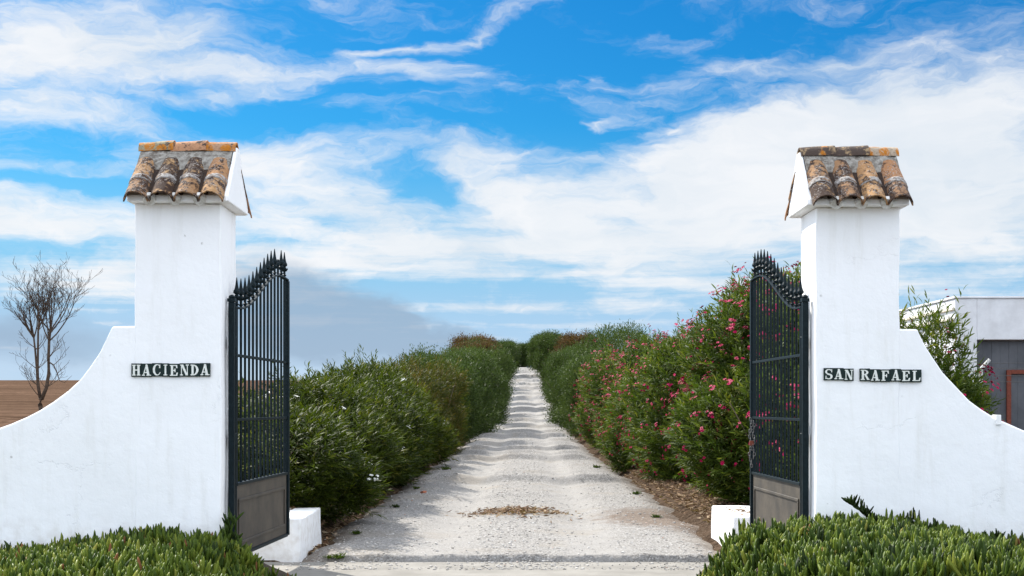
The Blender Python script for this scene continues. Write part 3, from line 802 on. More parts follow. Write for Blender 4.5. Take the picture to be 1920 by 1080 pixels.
def oleander(seed, rx, ry, h, nshoot, nflower, nstem=26, leaf=(.095, .175), lw_=(.015, .024), per=14, lob_n=12):
    r = np.random.default_rng(seed)
    lob = lobes_for(rx, ry, h, lob_n, r)
    P, N = sample_surface(lob, nshoot, r)
    P2, N2 = sample_surface(lob, nshoot // 3, r, .8)
    P = np.concatenate([P, P2]); N = np.concatenate([N, N2]); ns = len(P)
    up = np.array([0, 0, 1.])
    D = unit(N * .7 + up * .75 + r.normal(size=(ns, 3)) * .35)
    SL = r.uniform(.15, .42, ns)
    # some long leaders shooting out of the outline
    ld = (r.random(ns) < .07) & (P[:, 2] > h * .6); SL = np.where(ld, r.uniform(.4, .8, ns), SL); D[ld] = unit(D[ld] + up * .9)
    ps = np.repeat(np.arange(ns), per); m = len(ps)
    f = np.tile(np.linspace(.0, 1, per), ns) + r.normal(size=m) * .03; f = np.clip(f, 0, 1)
    ang = r.random(m) * 6.28
    A = unit(np.cross(D, [.3, .5, .11])); B = np.cross(D, A)
    rad = A[ps] * np.cos(ang)[:, None] + B[ps] * np.sin(ang)[:, None]
    spread = (1.15 - f * .85)[:, None] * r.uniform(.7, 1.3, (m, 1))
    LD = unit(D[ps] + rad * spread * 1.3 + np.array([0, 0, -.12]) + r.normal(size=(m, 3)) * .12)
    LP = P[ps] + D[ps] * (f * SL[ps])[:, None] - D[ps] * .1
    L = r.uniform(leaf[0], leaf[1], m); W = r.uniform(lw_[0], lw_[1], m)
    FN = unit(D[ps] + r.normal(size=(m, 3)) * .25)
    sv = r.random(ns); var = np.clip(sv[ps] * .5 + r.random(m) * .3 + (f - .5) * .25 + .1, 0, 1)
    var = np.where(r.random(m) < .03, 1, var)
    V, F, va = leaves_np(LP, LD, FN, L, W, var)
    leaf_me = np_mesh('foliage', V, F, va)
    # flowers at shoot tips
    fl = None
    if nflower:
        tips = P + D * (SL - .02)[:, None]
        k = np.where((tips[:, 2] > .3))[0]; wgt = (.55 + (tips[k, 2] / h) ** 2 * .6); k = r.choice(k, min(nflower, len(k)), replace=False, p=wgt / wgt.sum())
        cen = []; nr = []
        for i in k:
            c = r.integers(2, 7)
            for _ in range(c):
                o = r.normal(size=3) * .03; cen.append(tips[i] + N[i] * .04 + D[i] * .05 + o); nr.append(D[i] + N[i] * .8 + o * 14)
        cen = np.array(cen); nr = unit(np.array(nr)); q = len(cen)
        A = unit(np.cross(nr, [.2, .4, .9])); B = np.cross(nr, A)
        LP = np.repeat(cen, 5, 0); an = np.tile(np.arange(5) * 2 * math.pi / 5, q) + np.repeat(r.random(q) * 6, 5)
        LD = unit(np.repeat(A, 5, 0) * np.cos(an)[:, None] + np.repeat(B, 5, 0) * np.sin(an)[:, None] + np.repeat(nr, 5, 0) * .45)
        V, F, va = leaves_np(LP, LD, np.repeat(nr, 5, 0), r.uniform(.024, .038, q * 5), r.uniform(.022, .034, q * 5), np.repeat(r.random(q), 5), .3)
        fl = np_mesh('blossoms', V, F, va)
    sb = stems_bm(lob, r, nstem, .022, h)
    me = bpy.data.meshes.new('branches'); sb.to_mesh(me); sb.free(); me.shade_smooth()
    return leaf_me, fl, me

def finebush(seed, rx, ry, h, nclump, per=26, leaf=(.05, .09), w=.32, trunk=False, lob_n=16, spread=.16, base=.0):
    r = np.random.default_rng(seed)
    lob = lobes_for(rx, ry, h, lob_n, r, .55 if trunk else .74)
    if trunk: lob = [((c[0], c[1], h * .3 + c[2] * .68), (s[0], s[1], s[2] * .72)) for c, s in lob]
    P, N = sample_surface(lob, nclump, r); P2, N2 = sample_surface(lob, nclump // 3, r, .8)
    P = np.concatenate([P, P2]); N = np.concatenate([N, N2]); ns = len(P)
    P = P + N * (r.normal(size=(ns, 1)) * .12 + (r.random((ns, 1)) < .08) * r.random((ns, 1)) * .45)
    ps = np.repeat(np.arange(ns), per); m = len(ps)
    LP = P[ps] + r.normal(size=(m, 3)) * spread
    LD = unit(N[ps] * .6 + np.array([0, 0, .55]) + r.normal(size=(m, 3)) * .6)
    FN = unit(N[ps] + r.normal(size=(m, 3)) * .5)
    L = r.uniform(leaf[0], leaf[1], m); sv = r.random(ns)
    var = np.clip(sv[ps] * .55 + r.random(m) * .35, 0, 1)
    n = m; S = unit(np.cross(LD, FN)); Lc = L[:, None]
    V = np.stack([LP, LP + LD * Lc * .5 + S * Lc * w * .5, LP + LD * Lc, LP + LD * Lc * .5 - S * Lc * w * .5], 1).reshape(-1, 3)
    F = [np.arange(n * 4).reshape(-1, 4)]
    leaf_me = np_mesh('foliage', V, F, np.repeat(var, 4))
    bm = stems_bm(lob, r, 20, .05 if trunk else .03, h)
    if trunk:
        tube(bm, [(0, 0, -.1), (.05, 0, h * .2), (0, .05, h * .5)], [.16, .13, .08], 9)
    me = bpy.data.meshes.new('branches'); bm.to_mesh(me); bm.free(); me.shade_smooth()
    return leaf_me, None, me

def place(proto, name, x, y, rz, scale, leafmat, flmat, label, cat, group):
    root = empty(name, (x, y, gz(x, y) - .02), label=label, cat=cat, group=group)
    root.rotation_euler = (0, 0, rz); root.scale = scale
    lm, fm, sm_ = proto
    for nm, me, mt in (('foliage', lm, leafmat), ('branches', sm_, M['stem']), ('blossoms', fm, flmat)):
        if me is None: continue
        if not me.materials: me.materials.append(mt)
        o = bpy.data.objects.new(nm, me); COL.objects.link(o); o.parent = root
        if me.materials[0] != mt:
            o.material_slots[0].link = 'OBJECT'; o.material_slots[0].material = mt
    return root

# near left oleanders (white flowers)
LP_ = [oleander(101, 1.5, 1.9, 2.45, 2600, 10), oleander(102, 1.5, 2.0, 2.5, 2600, 12), oleander(103, 1.5, 1.9, 2.6, 2600, 9)]
RP_ = [oleander(201, 1.55, 2.3, 3.7, 4300, 480), oleander(202, 1.55, 2.3, 3.7, 4300, 430), oleander(203, 1.55, 2.3, 3.7, 4300, 380)]
LB_ = [oleander(151, 1.5, 2.1, 3.0, 2200, 0, leaf=(.11, .17), per=12), oleander(152, 1.5, 2.1, 3.0, 2200, 0, leaf=(.11, .17), per=12)]
OL_ = [finebush(301, 1.7, 2.6, 3.6, 2100, leaf=(.09, .16), w=.28), finebush(302, 1.7, 2.6, 3.6, 2100, leaf=(.09, .16), w=.28)]
TR_ = [finebush(311, 2.1, 2.4, 4.8, 2100, leaf=(.12, .2), w=.35, trunk=True, spread=.24, lob_n=20), finebush(312, 2.1, 2.4, 4.8, 2100, leaf=(.12, .2), w=.35, trunk=True, spread=.24, lob_n=20)]
TH_ = [finebush(331, 2.1, 2.4, 5.2, 800, per=18, leaf=(.1, .16), w=.25, trunk=True, spread=.15, lob_n=22)]

GL = 'oleander bushes lining the left of the track'; GR = 'pink oleander bushes lining the right of the track'
lo = [(-4.15, 18.4, 0, 1.62, 'leafy green oleander right behind the left gate leaf, seen through its bars'),
      (-4.0, 20.9, 1, 1.8, 'oleander beside the left white block, with tall loose shoots on top'),
      (-3.9, 23.8, 2, 1.88, 'second oleander up the track from the left white block, white blossoms on top'),
      (-3.8, 27.0, 0, 1.95, 'oleander with scattered white blossoms on its road side, third past the left block'),
      (-3.75, 30.6, 1, 2.2, 'tall oleander making the first peak of the left hedge'),
      (-3.7, 34.4, 2, 2.35, 'dark oleander just beyond the first peak of the left hedge')]
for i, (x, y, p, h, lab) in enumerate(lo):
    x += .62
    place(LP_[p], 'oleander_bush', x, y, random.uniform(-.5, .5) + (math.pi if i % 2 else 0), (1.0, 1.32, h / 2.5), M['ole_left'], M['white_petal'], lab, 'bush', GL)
lb = [(-3.75, 38.6, 0, 2.65, 'rusty brown-green bush in the middle of the left hedge'), (-3.6, 43.5, 1, 2.85, 'second rusty brown-green bush, farther along the left hedge'),
      (-3.5, 49, 0, 3.0, 'last of the rusty brown-green bushes before the grey-green ones')]
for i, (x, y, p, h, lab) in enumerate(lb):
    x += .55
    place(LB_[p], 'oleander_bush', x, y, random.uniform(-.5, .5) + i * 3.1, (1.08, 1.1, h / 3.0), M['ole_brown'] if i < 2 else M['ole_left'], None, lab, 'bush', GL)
ords = ['first', 'second', 'third', 'fourth', 'fifth', 'sixth', 'seventh', 'eighth', 'ninth', 'tenth', 'eleventh']
lf = [(-3.5, 55.5, 3.35), (-3.3, 62.5, 3.5), (-3.2, 70, 3.6), (-3.1, 78.5, 3.7), (-3.0, 88, 3.8), (-2.9, 98, 3.9), (-2.8, 109, 4.1)]
for i, (x, y, h) in enumerate(lf):
    x += .4
    place(OL_[i % 2], 'olive_bush', x, y, i * 2.2, (1.05, 1.05, h / 3.6), M['olive'], None, '%s grey-green bush of the left hedge, counting up the hill' % ords[i], 'bush', 'grey green bushes up the hill on the left')
lt = [(-3.2, 121, 4.5, 'dry', 'brown-leaved tree in the left row below the crest'), (-2.6, 133, 4.7, 'olive', 'dark tree beside the brown-leaved one on the left'), (-3.6, 142, 5.1, 'dry', 'brown tree standing highest in the left row'), (-2.0, 158, 4.4, 'olive', 'green tree near the top of the left row'), (-1.8, 176, 4.0, 'olive', 'last tree on the left before the crest')]
for i, (x, y, h, mt, lab) in enumerate(lt):
    place(TR_[i % 2], 'tree', x, y, i * 1.9, (1.0, 1.1, h / 4.8), M[mt], None, lab, 'tree', 'trees up the hill on the left')
ro = [(4.1, 19.6, 0, 3.0, 'pink oleander behind the right gate leaf, seen through its bars'), (4.15, 22.6, 1, 3.35, 'tallest pink oleander, rising behind the right gate leaf'),
      (3.85, 26.2, 2, 3.25, 'pink oleander with many blossoms left of the right gate'), (3.75, 30.2, 0, 3.1, 'pink oleander with blossoms down to the leaf litter, second left of the right gate'),
      (3.75, 34.6, 1, 3.0, 'pink oleander in the middle of the right hedge'), (3.8, 39.4, 2, 2.95, 'pink oleander just beyond the middle of the right hedge'),
      (3.9, 44.8, 0, 2.9, 'pink oleander with few blossoms toward the far end of the flowering hedge'), (4.0, 50.8, 1, 2.9, 'last pink oleander of the right hedge, bulging toward the track')]
for i, (x, y, p, h, lab) in enumerate(ro):
    place(RP_[p], 'oleander_bush', x, y, random.uniform(-.5, .5) + (math.pi if i % 2 else 0), (1.0, 1.22, h / 3.7), M['ole_right'], M['pink'], lab, 'bush', GR)
rf = [(4.6, 58, 3.4), (4.55, 65.5, 3.4), (4.7, 74, 3.5), (4.8, 84, 3.7), (4.9, 96, 3.9), (5.1, 110, 4.0), (5.4, 126, 4.2)]
for i, (x, y, h) in enumerate(rf):
    x -= .3
    place(OL_[i % 2], 'olive_bush', x, y, i * 1.7 + 1, (1.1, 1.05, h / 3.6), M['olive'], None, '%s grey-green bush of the right hedge, counting up the hill' % ords[i], 'bush', 'grey green bushes up the hill on the right')
rt = [(6.4, 140, 5.3, 'dry', 'round brown-leaved tree behind the right hedge'), (4.8, 152, 5.4, 'olive', 'big dark green tree right of the track below the crest'), (4.4, 176, 5.0, 'olive', 'green tree right of the track at the crest'), (5.0, 196, 5.0, 'olive', 'last tree on the right before the crest')]
for i, (x, y, h, mt, lab) in enumerate(rt):
    place(TR_[i % 2], 'tree', x, y, i * 1.3, (1.05, 1.1, h / 4.8), M[mt], None, lab, 'tree', 'trees up the hill on the right')
for i, (x, y, h, lab) in enumerate([(4.6, 66, 5.3, 'thin airy tree rising over the left end of the pink hedge'), (6.2, 70, 5.2, 'thin airy tree behind the pink hedge, right of its twin')]):
    place(TH_[0], 'tree', x, y, i * 2.4, (1.0, 1.0, h / 5.2), M['olive'], None, lab, 'tree', 'airy trees behind the pink hedge')
for i, (x, y, h) in enumerate([(-1.6, 226, 4.6), (.7, 230, 4.2), (2.8, 228, 4.5), (-4.4, 222, 4.2)]):
    place(TR_[i % 2], 'tree', x, y, i * 1.1, (1.25, 1.1, h / 4.8), M['olive'], None, ['dark tree closing the left end of the track beyond the crest', 'dark tree straight ahead where the track ends', 'dark tree closing the right end of the track beyond the crest', 'dark tree hidden mostly by the left row, beyond the crest'][i], 'tree', 'trees beyond the crest')

# sparse oleander behind the right wing wall
sp_ = oleander(401, .95, .9, 3.0, 980, 44, nstem=20, per=13, lob_n=9)
place(sp_, 'oleander_bush', 5.1, 18.6, .4, (.9, .9, .93), M['ole_right'], M['pink'], 'loose pink oleander behind the right wing wall', 'bush', 'oleanders behind the right wing wall')
place(sp_, 'oleander_bush', 5.85, 19.0, 2.6, (.62, .7, .66), M['ole_right'], M['pink'], 'smaller pink oleander beside the fence post behind the right wall', 'bush', 'oleanders behind the right wing wall')

# ------------------------------------------------------------------ bare tree
def bare_tree():
    r = random.Random(5)
    x, y = PX(76, 56), 56.0
    root = empty('bare_tree', (x, y, gz(x, y) - .05), label='leafless tree standing in the brown field behind the left wing wall', cat='tree')
    tb = bmesh.new(); tw = bmesh.new()
    def limb(bm, p, d, ln, rad, depth, up=.25):
        pts = [p.copy()]; rr = [rad]; n = 5; q = p.copy(); dd = d.copy()
        for i in range(n):
            dd = (dd + Vector((r.gauss(0, .10), r.gauss(0, .10), up * .22 + r.gauss(0, .05)))).normalized()
            q = q + dd * ln / n; pts.append(q.copy()); rr.append(max(.006, rad * (1 - (i + 1) / n * .6)))
        tube(bm, pts, rr, 6 if depth < 2 else 4, cap=False)
        if depth >= 4: return
        nb = {0: 6, 1: 6, 2: 4, 3: 2}[depth]
        for k in range(nb):
            t = .25 + .75 * (k + r.random()) / nb; idx = min(n - 1, int(t * n)); fr = t * n - idx
            b = pts[idx].lerp(pts[min(n, idx + 1)], min(1, fr))
            ax = (pts[idx + 1] - pts[idx]).normalized()
            side = ax.cross(Vector((r.gauss(0, 1), r.gauss(0, 1), r.gauss(0, 1)))).normalized()
            nd = (ax * .65 + side * .75 + Vector((0, 0, .25))).normalized()
            limb(tw, b, nd, ln * r.uniform(.38, .62), rr[idx] * .48, depth + 1, up=.55)
    u = .021
    def q_(px, py, y=0): return Vector(((px - 76) * u, y, (775 - py) * u))
    tube(tb, [q_(76, 780), q_(77, 765), q_(75, 755), q_(77, 742)], [.11, .10, .095, .12], 10)
    stems = [([(78, 745), (88, 720), (93, 690), (92, 655), (93, 620), (95, 600)], .09, .1, 9, (-45, 68), 2.25),
             ([(76, 745), (72, 715), (71, 680), (72, 640), (73, 600), (75, 580)], .065, -.15, 5, (-30, 30), 1.4),
             ([(75, 745), (69, 715), (66, 680), (62, 640), (58, 612), (54, 603)], .055, .25, 6, (-62, 20), 1.35)]
    for pl, rad, yo, nf, (a0, a1), ln in stems:
        pts = [q_(px, py, yo * i / 5) for i, (px, py) in enumerate(pl)]
        tube(tb, pts, [rad * (1 - .08 * i) for i in range(6)], 8)
        for k in range(nf):
            an = R(a0 + (a1 - a0) * (k + .5) / nf + r.gauss(0, 5)); dep = r.uniform(-.6, .6)
            d0 = Vector((math.sin(an), dep, math.cos(an))).normalized()
            limb(tw, pts[-1 - (k % 2)] - Vector((0, 0, .04 * (k % 3))), d0, ln * r.uniform(.8, 1.1), .035, 1, up=.9)
        for k in range(5):
            i = 1 + r.randrange(4); sd = r.choice((-1, 1))
            limb(tw, pts[i], Vector((sd, r.uniform(-.6, .6), .7)).normalized(), r.uniform(.7, 1.3), .018, 2, up=.6)
    tube(tw, [q_(93, 665), q_(104, 672), q_(112, 690), q_(116, 704), q_(127, 709), q_(143, 694)], [.035, .03, .025, .02, .014, .006], 5)
    limb(tw, q_(112, 690), Vector((.9, 0, .9)).normalized(), .7, .014, 3, up=.5)
    limb(tw, q_(104, 672), Vector((.9, .2, .8)).normalized(), .9, .016, 2, up=.5)
    limb(tw, q_(70, 735), Vector((-.7, 0, .9)).normalized(), 1.3, .02, 2, up=.5)
    bm_obj('trunk', tb, M['tree_bark'], root, smooth=True); bm_obj('twigs', tw, M['tree_bark'], root, smooth=True)
    return root
bt = bare_tree(); bt.scale = (.88, .93, .89)

# ------------------------------------------------------------------ outbuilding
def building():
    Y = 30.0; x0 = PX(1791, Y); top = PZ_(558, Y); dtop = PZ_(637, Y); dx = PX(1832, Y)
    root = empty('outbuilding', (x0 + 3, Y + 3, 0), label='white flat-roofed outbuilding with a dark grey door behind the right wing wall', cat='building')
    L = Vector(root.location); par = lambda o: (setattr(o, 'location', -L), o)[1]
    bm = bmesh.new()
    box(bm, x0, dx, Y, Y + 9, -.2, top - .02)            # side bay
    box(bm, dx, x0 + 9, Y + .0, Y + 9, dtop, top - .02)  # lintel over the door
    box(bm, dx + 5.2, x0 + 9, Y + .004, Y + 9, -.2, dtop - .002)
    par(bm_obj('wall', bm, M['shed'], root, bevel=.015))
    bm = bmesh.new(); box(bm, x0 - .03, x0 + 9.03, Y - .03, Y + 9.03, top - .018, top + .03)
    rf = par(bm_obj('roof', bm, M['shed'], root, bevel=.01))
    for k, (z, dd) in enumerate(((top - .20, .05), (top - .42, .09))):
        bm = bmesh.new(); box(bm, x0 - dd, x0 - .002, Y + .05, Y + 9, z - .06, z)
        bm_obj('roof_edge', bm, M['creamwall'], rf, bevel=.01)
    bm = bmesh.new()
    for k in range(28):
        xa = dx + .01 + k * .185; box(bm, xa, xa + .181, Y + .22 + (.004 if k % 2 else 0), Y + .26, -.15, dtop - .01)
    dr = par(bm_obj('door', bm, M['greydoor'], root))
    bm = bmesh.new(); fx = PX(1893, Y); fz = PZ_(693, Y)
    box(bm, fx, fx + .09, Y + .15, Y + .21, -.1, fz); box(bm, fx + .091, fx + 2.2, Y + .15, Y + .21, fz - .09, fz); box(bm, fx + 2.201, fx + 2.29, Y + .15, Y + .21, -.1, fz)
    bm_obj('door_frame', bm, M['rust'], dr, bevel=.005)
M['shed'] = mat_simple('grey_limewash', (.70, .71, .72), (.58, .585, .59), 2.5, .9, .35, .012)
M['creamwall'] = mat_simple('cream_paint', (.74, .68, .56), (.6, .54, .43), 5, .85, .3, .01)
M['greydoor'] = mat_simple('grey_sheet', (.10, .105, .115), (.065, .07, .078), 2.5, .6, .15, .004)
building()

# angled fence post with four wires
fx_, fy_ = PX(1841, 24), 24.0
fen = empty('wire_fence', (fx_, fy_, 0), label='pale angled fence post with four thin wires in front of the grey door', cat='fence')
bm = bmesh.new(); tube(bm, [(0, 0, -.2), (-.02, 0, 2.28)], .035, 8); tube(bm, [(-.02, 0, 2.26), (.13, 0, 2.42)], .03, 8)
bm_obj('post', bm, M['postwhite'], fen, smooth=False)
for k, py in enumerate((681, 691, 704, 715)):
    bm = bmesh.new(); z = PZ_(py, 24)
    tube(bm, [(-.05 + .1 * (3 - k) / 3, 0, z), (2, 0, z + .01 - .015 * k), (6, .2, z + .03)], .005, 5)
    bm_obj('wire', bm, M['steel'], fen)
bm = bmesh.new(); tube(bm, [(5.9, .2, -.2), (5.9, .2, 2.4)], .035, 8); bm_obj('post', bm, M['postwhite'], fen)

# ------------------------------------------------------------------ succulent banks
def bank_h(X, Y, side):
    if side < 0:
        edge = sstep(-1.72, -2.45, X + .12 * nz(X, Y, 2, 1)); top = .33 + .11 * np.exp(-((X + 2.95) / .8) ** 2) - .05 * sstep(-3.4, -4.6, X)
    else:
        edge = sstep(1.42, 2.1, X + .10 * nz(X, Y, 2, 1)); top = .46 + .12 * np.exp(-((X - 2.8) / .7) ** 2) - .11 * sstep(3.3, 4.6, X)
    return top * edge + .03 * nz(X, Y, 2.3, 4) * edge + .01
def bank(side, name):
    xs_ = np.arange(-9, -1.5, .12) if side < 0 else np.arange(1.3, 9, .12); ys_ = np.arange(7.6, 12.9, .12)
    return link(name, grid_mesh(name, xs_, ys_, lambda X, Y: bank_h(X, Y, side) * sstep(12.95, 12.7, Y * (np.abs(X) < 2.65) + 12 * (np.abs(X) >= 2.65)) - .02), M['soil'], kind='structure')
M['soil'] = mat_simple('soil', (.07, .05, .03), (.035, .03, .02), 12, .95, .8, .03)
bank(-1, 'planting_bank_left'); bank(1, 'planting_bank_right')
def iceplant(side, n, label, seed):
    r = np.random.default_rng(seed)
    # tufts, each a fan of several upright leaves
    nt_ = n // 7
    X = (r.uniform(-5.6, -1.75, nt_ * 2) if side < 0 else r.uniform(1.45, 5.6, nt_ * 2)); Y = r.uniform(8.5, 12.27, nt_ * 2)
    hh = bank_h(X, Y, side); ok = hh > .05; X, Y, hh = X[ok][:nt_], Y[ok][:nt_], hh[ok][:nt_]; nt_ = len(X)
    ax = unit(np.stack([r.normal(size=nt_) * .22, r.normal(size=nt_) * .22 - .08, np.ones(nt_)], -1))
    z0 = hh + r.uniform(-.07, .03, nt_) + .03 * nz(X, Y, 5, 3) + .02 * nz(X, Y, 13, 1)
    # a few trailing stems climbing the wall
    per = 7; ps = np.repeat(np.arange(nt_), per); m = len(ps)
    P = np.stack([X, Y, z0], -1)[ps] + r.normal(size=(m, 3)) * [.014, .014, .012]
    a = r.random(m) * 6.28; sp = r.uniform(.1, .8, m)
    D = unit(ax[ps] + np.stack([np.cos(a), np.sin(a), np.zeros(m)], -1) * sp[:, None])
    L = r.uniform(.06, .16, m); W = L * r.uniform(.085, .13, m)
    tv = r.random(nt_)
    if side > 0:   # the shoot that stands out against the wall
        extra = []
        path = [(3.10, 12.05, .60), (3.04, 12.0, .67), (2.96, 11.95, .74), (2.89, 11.93, .79), (2.83, 11.92, .83)]
        for q in range(20):
            f = q / 19 * 3.99; i0 = int(f); w_ = f - i0; p = np.array(path[i0]) * (1 - w_) + np.array(path[i0 + 1]) * w_
            for s in (-1, 1):
                extra.append((p, unit(np.array([-.45 + s * .5 + r.normal() * .2, r.normal() * .4, .75]))))
        for (x_, y_, n_) in ((3.62, 12.15, 12), (4.15, 12.12, 16), (4.5, 12.1, 18), (3.4, 12.15, 10)):
            for q in range(n_): extra.append((np.array([x_ + r.normal() * .05, y_, bank_h(x_, y_, 1) + r.uniform(.05, .13)]), unit(np.array([r.normal() * .4, r.normal() * .3, 1]))))
        ep = np.array([e[0] for e in extra]); ed = np.array([e[1] for e in extra])
        P = np.concatenate([P, ep]); D = np.concatenate([D, ed]); L = np.concatenate([L, r.uniform(.07, .115, len(ep))]); W = np.concatenate([W, r.uniform(.009, .013, len(ep))]); m += len(ep)
        var = np.concatenate([tv[ps] * .55 + r.random(len(ps)) * .4, r.uniform(0, .3, len(ep))])
    else:
        extra = []
        for (x_, y_, z_, n_) in ((-2.42, 12.2, .52, 26), (-2.40, 12.2, .62, 14), (-3.0, 12.1, .5, 18), (-4.25, 12.1, .36, 12), (-3.35, 12.15, .45, 10)):
            for q in range(n_): extra.append((np.array([x_ + r.normal() * .04, y_ + r.normal() * .03, z_ + r.uniform(-.04, .05)]), unit(np.array([r.normal() * .4, r.normal() * .3, 1]))))
        ep = np.array([e[0] for e in extra]); ed = np.array([e[1] for e in extra])
        P = np.concatenate([P, ep]); D = np.concatenate([D, ed]); L = np.concatenate([L, r.uniform(.07, .115, len(ep))]); W = np.concatenate([W, r.uniform(.009, .013, len(ep))]); m += len(ep)
        var = np.concatenate([tv[ps] * .5 + r.random(len(ps)) * .4, r.uniform(0, .35, len(ep))])
    hm = np.concatenate([hh[ps], np.full(m - len(ps), 1.)])
    var = np.where(r.random(m) < .015 + .5 * sstep(.24, .08, hm), 1, np.clip(var, 0, .93))
    A = unit(np.cross(D, np.array([.3, .8, .1]) + r.normal(size=(m, 3)) * .6)); B = np.cross(D, A)
    cur = (r.uniform(-.1, .35, m))[:, None]
    fs = [0, .3, .62, .88]; ws = [.75, 1.05, .95, .55]; rings = []
    inward = unit(np.array([0, 0, 1.]) - D * (D[:, 2:3]))
    for f, w in zip(fs, ws):
        c = P + D * (L * f)[:, None] + inward * (L[:, None] * cur * f * f)
        for k in range(3):
            q = k * 2.0944; e = (A * math.cos(q) + B * math.sin(q)) * (W * w)[:, None] * (1.15 if k == 0 else 1)
            rings.append(c + e)
    tip = P + D * L[:, None] + inward * L[:, None] * cur
    V = np.stack(rings + [tip], 1).reshape(-1, 3); b = (np.arange(m) * 13)[:, None]
    Q = []
    for s in range(3):
        for k in range(3):
            k2 = (k + 1) % 3; Q.append(b + [s * 3 + k, s * 3 + k2, s * 3 + 3 + k2, s * 3 + 3 + k])
    T = [b + [9 + k, 9 + (k + 1) % 3, 12] for k in range(3)]
    me = np_mesh('succulent_ground_cover', V, [np.concatenate(Q), np.concatenate(T)], np.repeat(var, 13))
    return link('succulent_ground_cover', me, M['ice'], kind='stuff', label=label, cat='ground cover')
iceplant(-1, 21000, 'dark shaded succulent ground cover below the left wing wall', 61)
iceplant(1, 23000, 'bright sunlit succulent ground cover below the right wing wall', 62)
# small weeds at the track edge
def weed(x, y, s, lab):
    r = np.random.default_rng(int(abs(x * 100))); n = 70
    a = r.random(n) * 6.28; D = unit(np.stack([np.cos(a), np.sin(a), r.uniform(.3, 1.4, n)], -1))
    P = r.normal(size=(n, 3)) * [s * .35, s * .35, .004]; P[:, 2] = np.abs(P[:, 2])
    V, F, va = leaves_np(P, D, unit(r.normal(size=(n, 3)) + [0, 0, 1]), r.uniform(.4, 1, n) * s, np.full(n, s * .16), r.random(n) * .6)
    link('weed', np_mesh('weed', V, F, va), M['ole_right'], loc=(x, y, max(.03, float(road_f(np.array(x), np.array(y))) if y > 15.02 else 0, gz(x, y) - .04)), label=lab, cat='weed')
weed(PX(637, 15.05), 15.0, .09, 'larger small green weed at the edge of the gravel by the left block')
weed(PX(620, 15.1), 15.0, .06, 'smaller green weed between the left block and the larger weed')
for k, (px, Yw, s_) in enumerate([(668, 17.0, .07), (742, 21.0, .08), (1192, 24.0, .09), (1232, 19.0, .07), (835, 31.0, .12), (1118, 34.0, .12), (780, 25.5, .08)]):
    weed(PX(px, Yw), Yw, s_, ['tiny weed at the left gravel edge nearest the gate', 'small weed at the left track edge below the second oleander', 'small weed in the leaf litter on the right track edge', 'tiny weed on the brown earth near the right white block',
         'tufty weed under the left hedge at mid distance', 'tufty weed on the right track edge at mid distance', 'small weed by the left hedge foot before the mid-distance tuft'][k])
# a few pieces of broken brick
def brick(px, py, s, lab):
    y = 1.52 * FPX / (py - 761); x = PX(px, y)
    bm = bmesh.new(); wobbly_box(bm, -s, s, -s * .7, s * .7, -.02, s * .8, s * .5, s * .25)
    o = bm_obj('brick_piece', bm, M['brick'], loc=(x, y, float(road_f(np.array(x), np.array(y)))), bevel=.003, label=lab, cat='brick'); o.rotation_euler = (.1, .2, x * 7)
M['brick'] = mat_simple('brick', (.45, .16, .09), (.33, .13, .08), 20, .9, .4, .01)
brick(976, 962, .035, 'orange broken brick piece lying on the brown patch mid-track')
brick(794, 931, .05, 'pink broken brick piece at the left edge of the track')

# ------------------------------------------------------------------ light and sky
AZ, EL = R(-36), R(41)
tosun = Vector((math.sin(AZ) * math.cos(EL), math.cos(AZ) * math.cos(EL), math.sin(EL)))
sl = bpy.data.lights.new('sun', 'SUN'); sl.energy = 4.6; sl.angle = R(.55); sl.color = (1, .95, .87)
so = bpy.data.objects.new('sun', sl); COL.objects.link(so); so.rotation_euler = tosun.to_track_quat('Z', 'Y').to_euler(); so.location = (-20, 30, 30)

w = bpy.data.worlds.new('World'); scn.world = w; w.use_nodes = True
t = NT(w.node_tree); t.n.clear()
out = t.node('ShaderNodeOutputWorld'); bg = t.node('ShaderNodeBackground'); t.l.new(bg.outputs[0], out.inputs[0])
sky = t.node('ShaderNodeTexSky', sky_type='NISHITA', sun_disc=False); sky.sun_elevation = EL; sky.sun_rotation = AZ
sky.air_density = 1.0; sky.dust_density = .6; sky.ozone_density = 2.5; sky.altitude = 100
tc = t.node('ShaderNodeTexCoord'); dirv = tc.outputs['Generated']
sx = t.node('ShaderNodeSeparateXYZ'); t.l.new(dirv, sx.inputs[0])
az = t.math('ARCTAN2', sx.outputs[0], sx.outputs[1]); el = t.math('ARCSINE', sx.outputs[2])
K = FPX / 1000
cb = t.node('ShaderNodeCombineXYZ'); t.l.new(t.math('MULTIPLY', az, K), cb.inputs[0]); t.l.new(t.math('MULTIPLY', el, K), cb.inputs[1])
uv = cb.outputs[0]
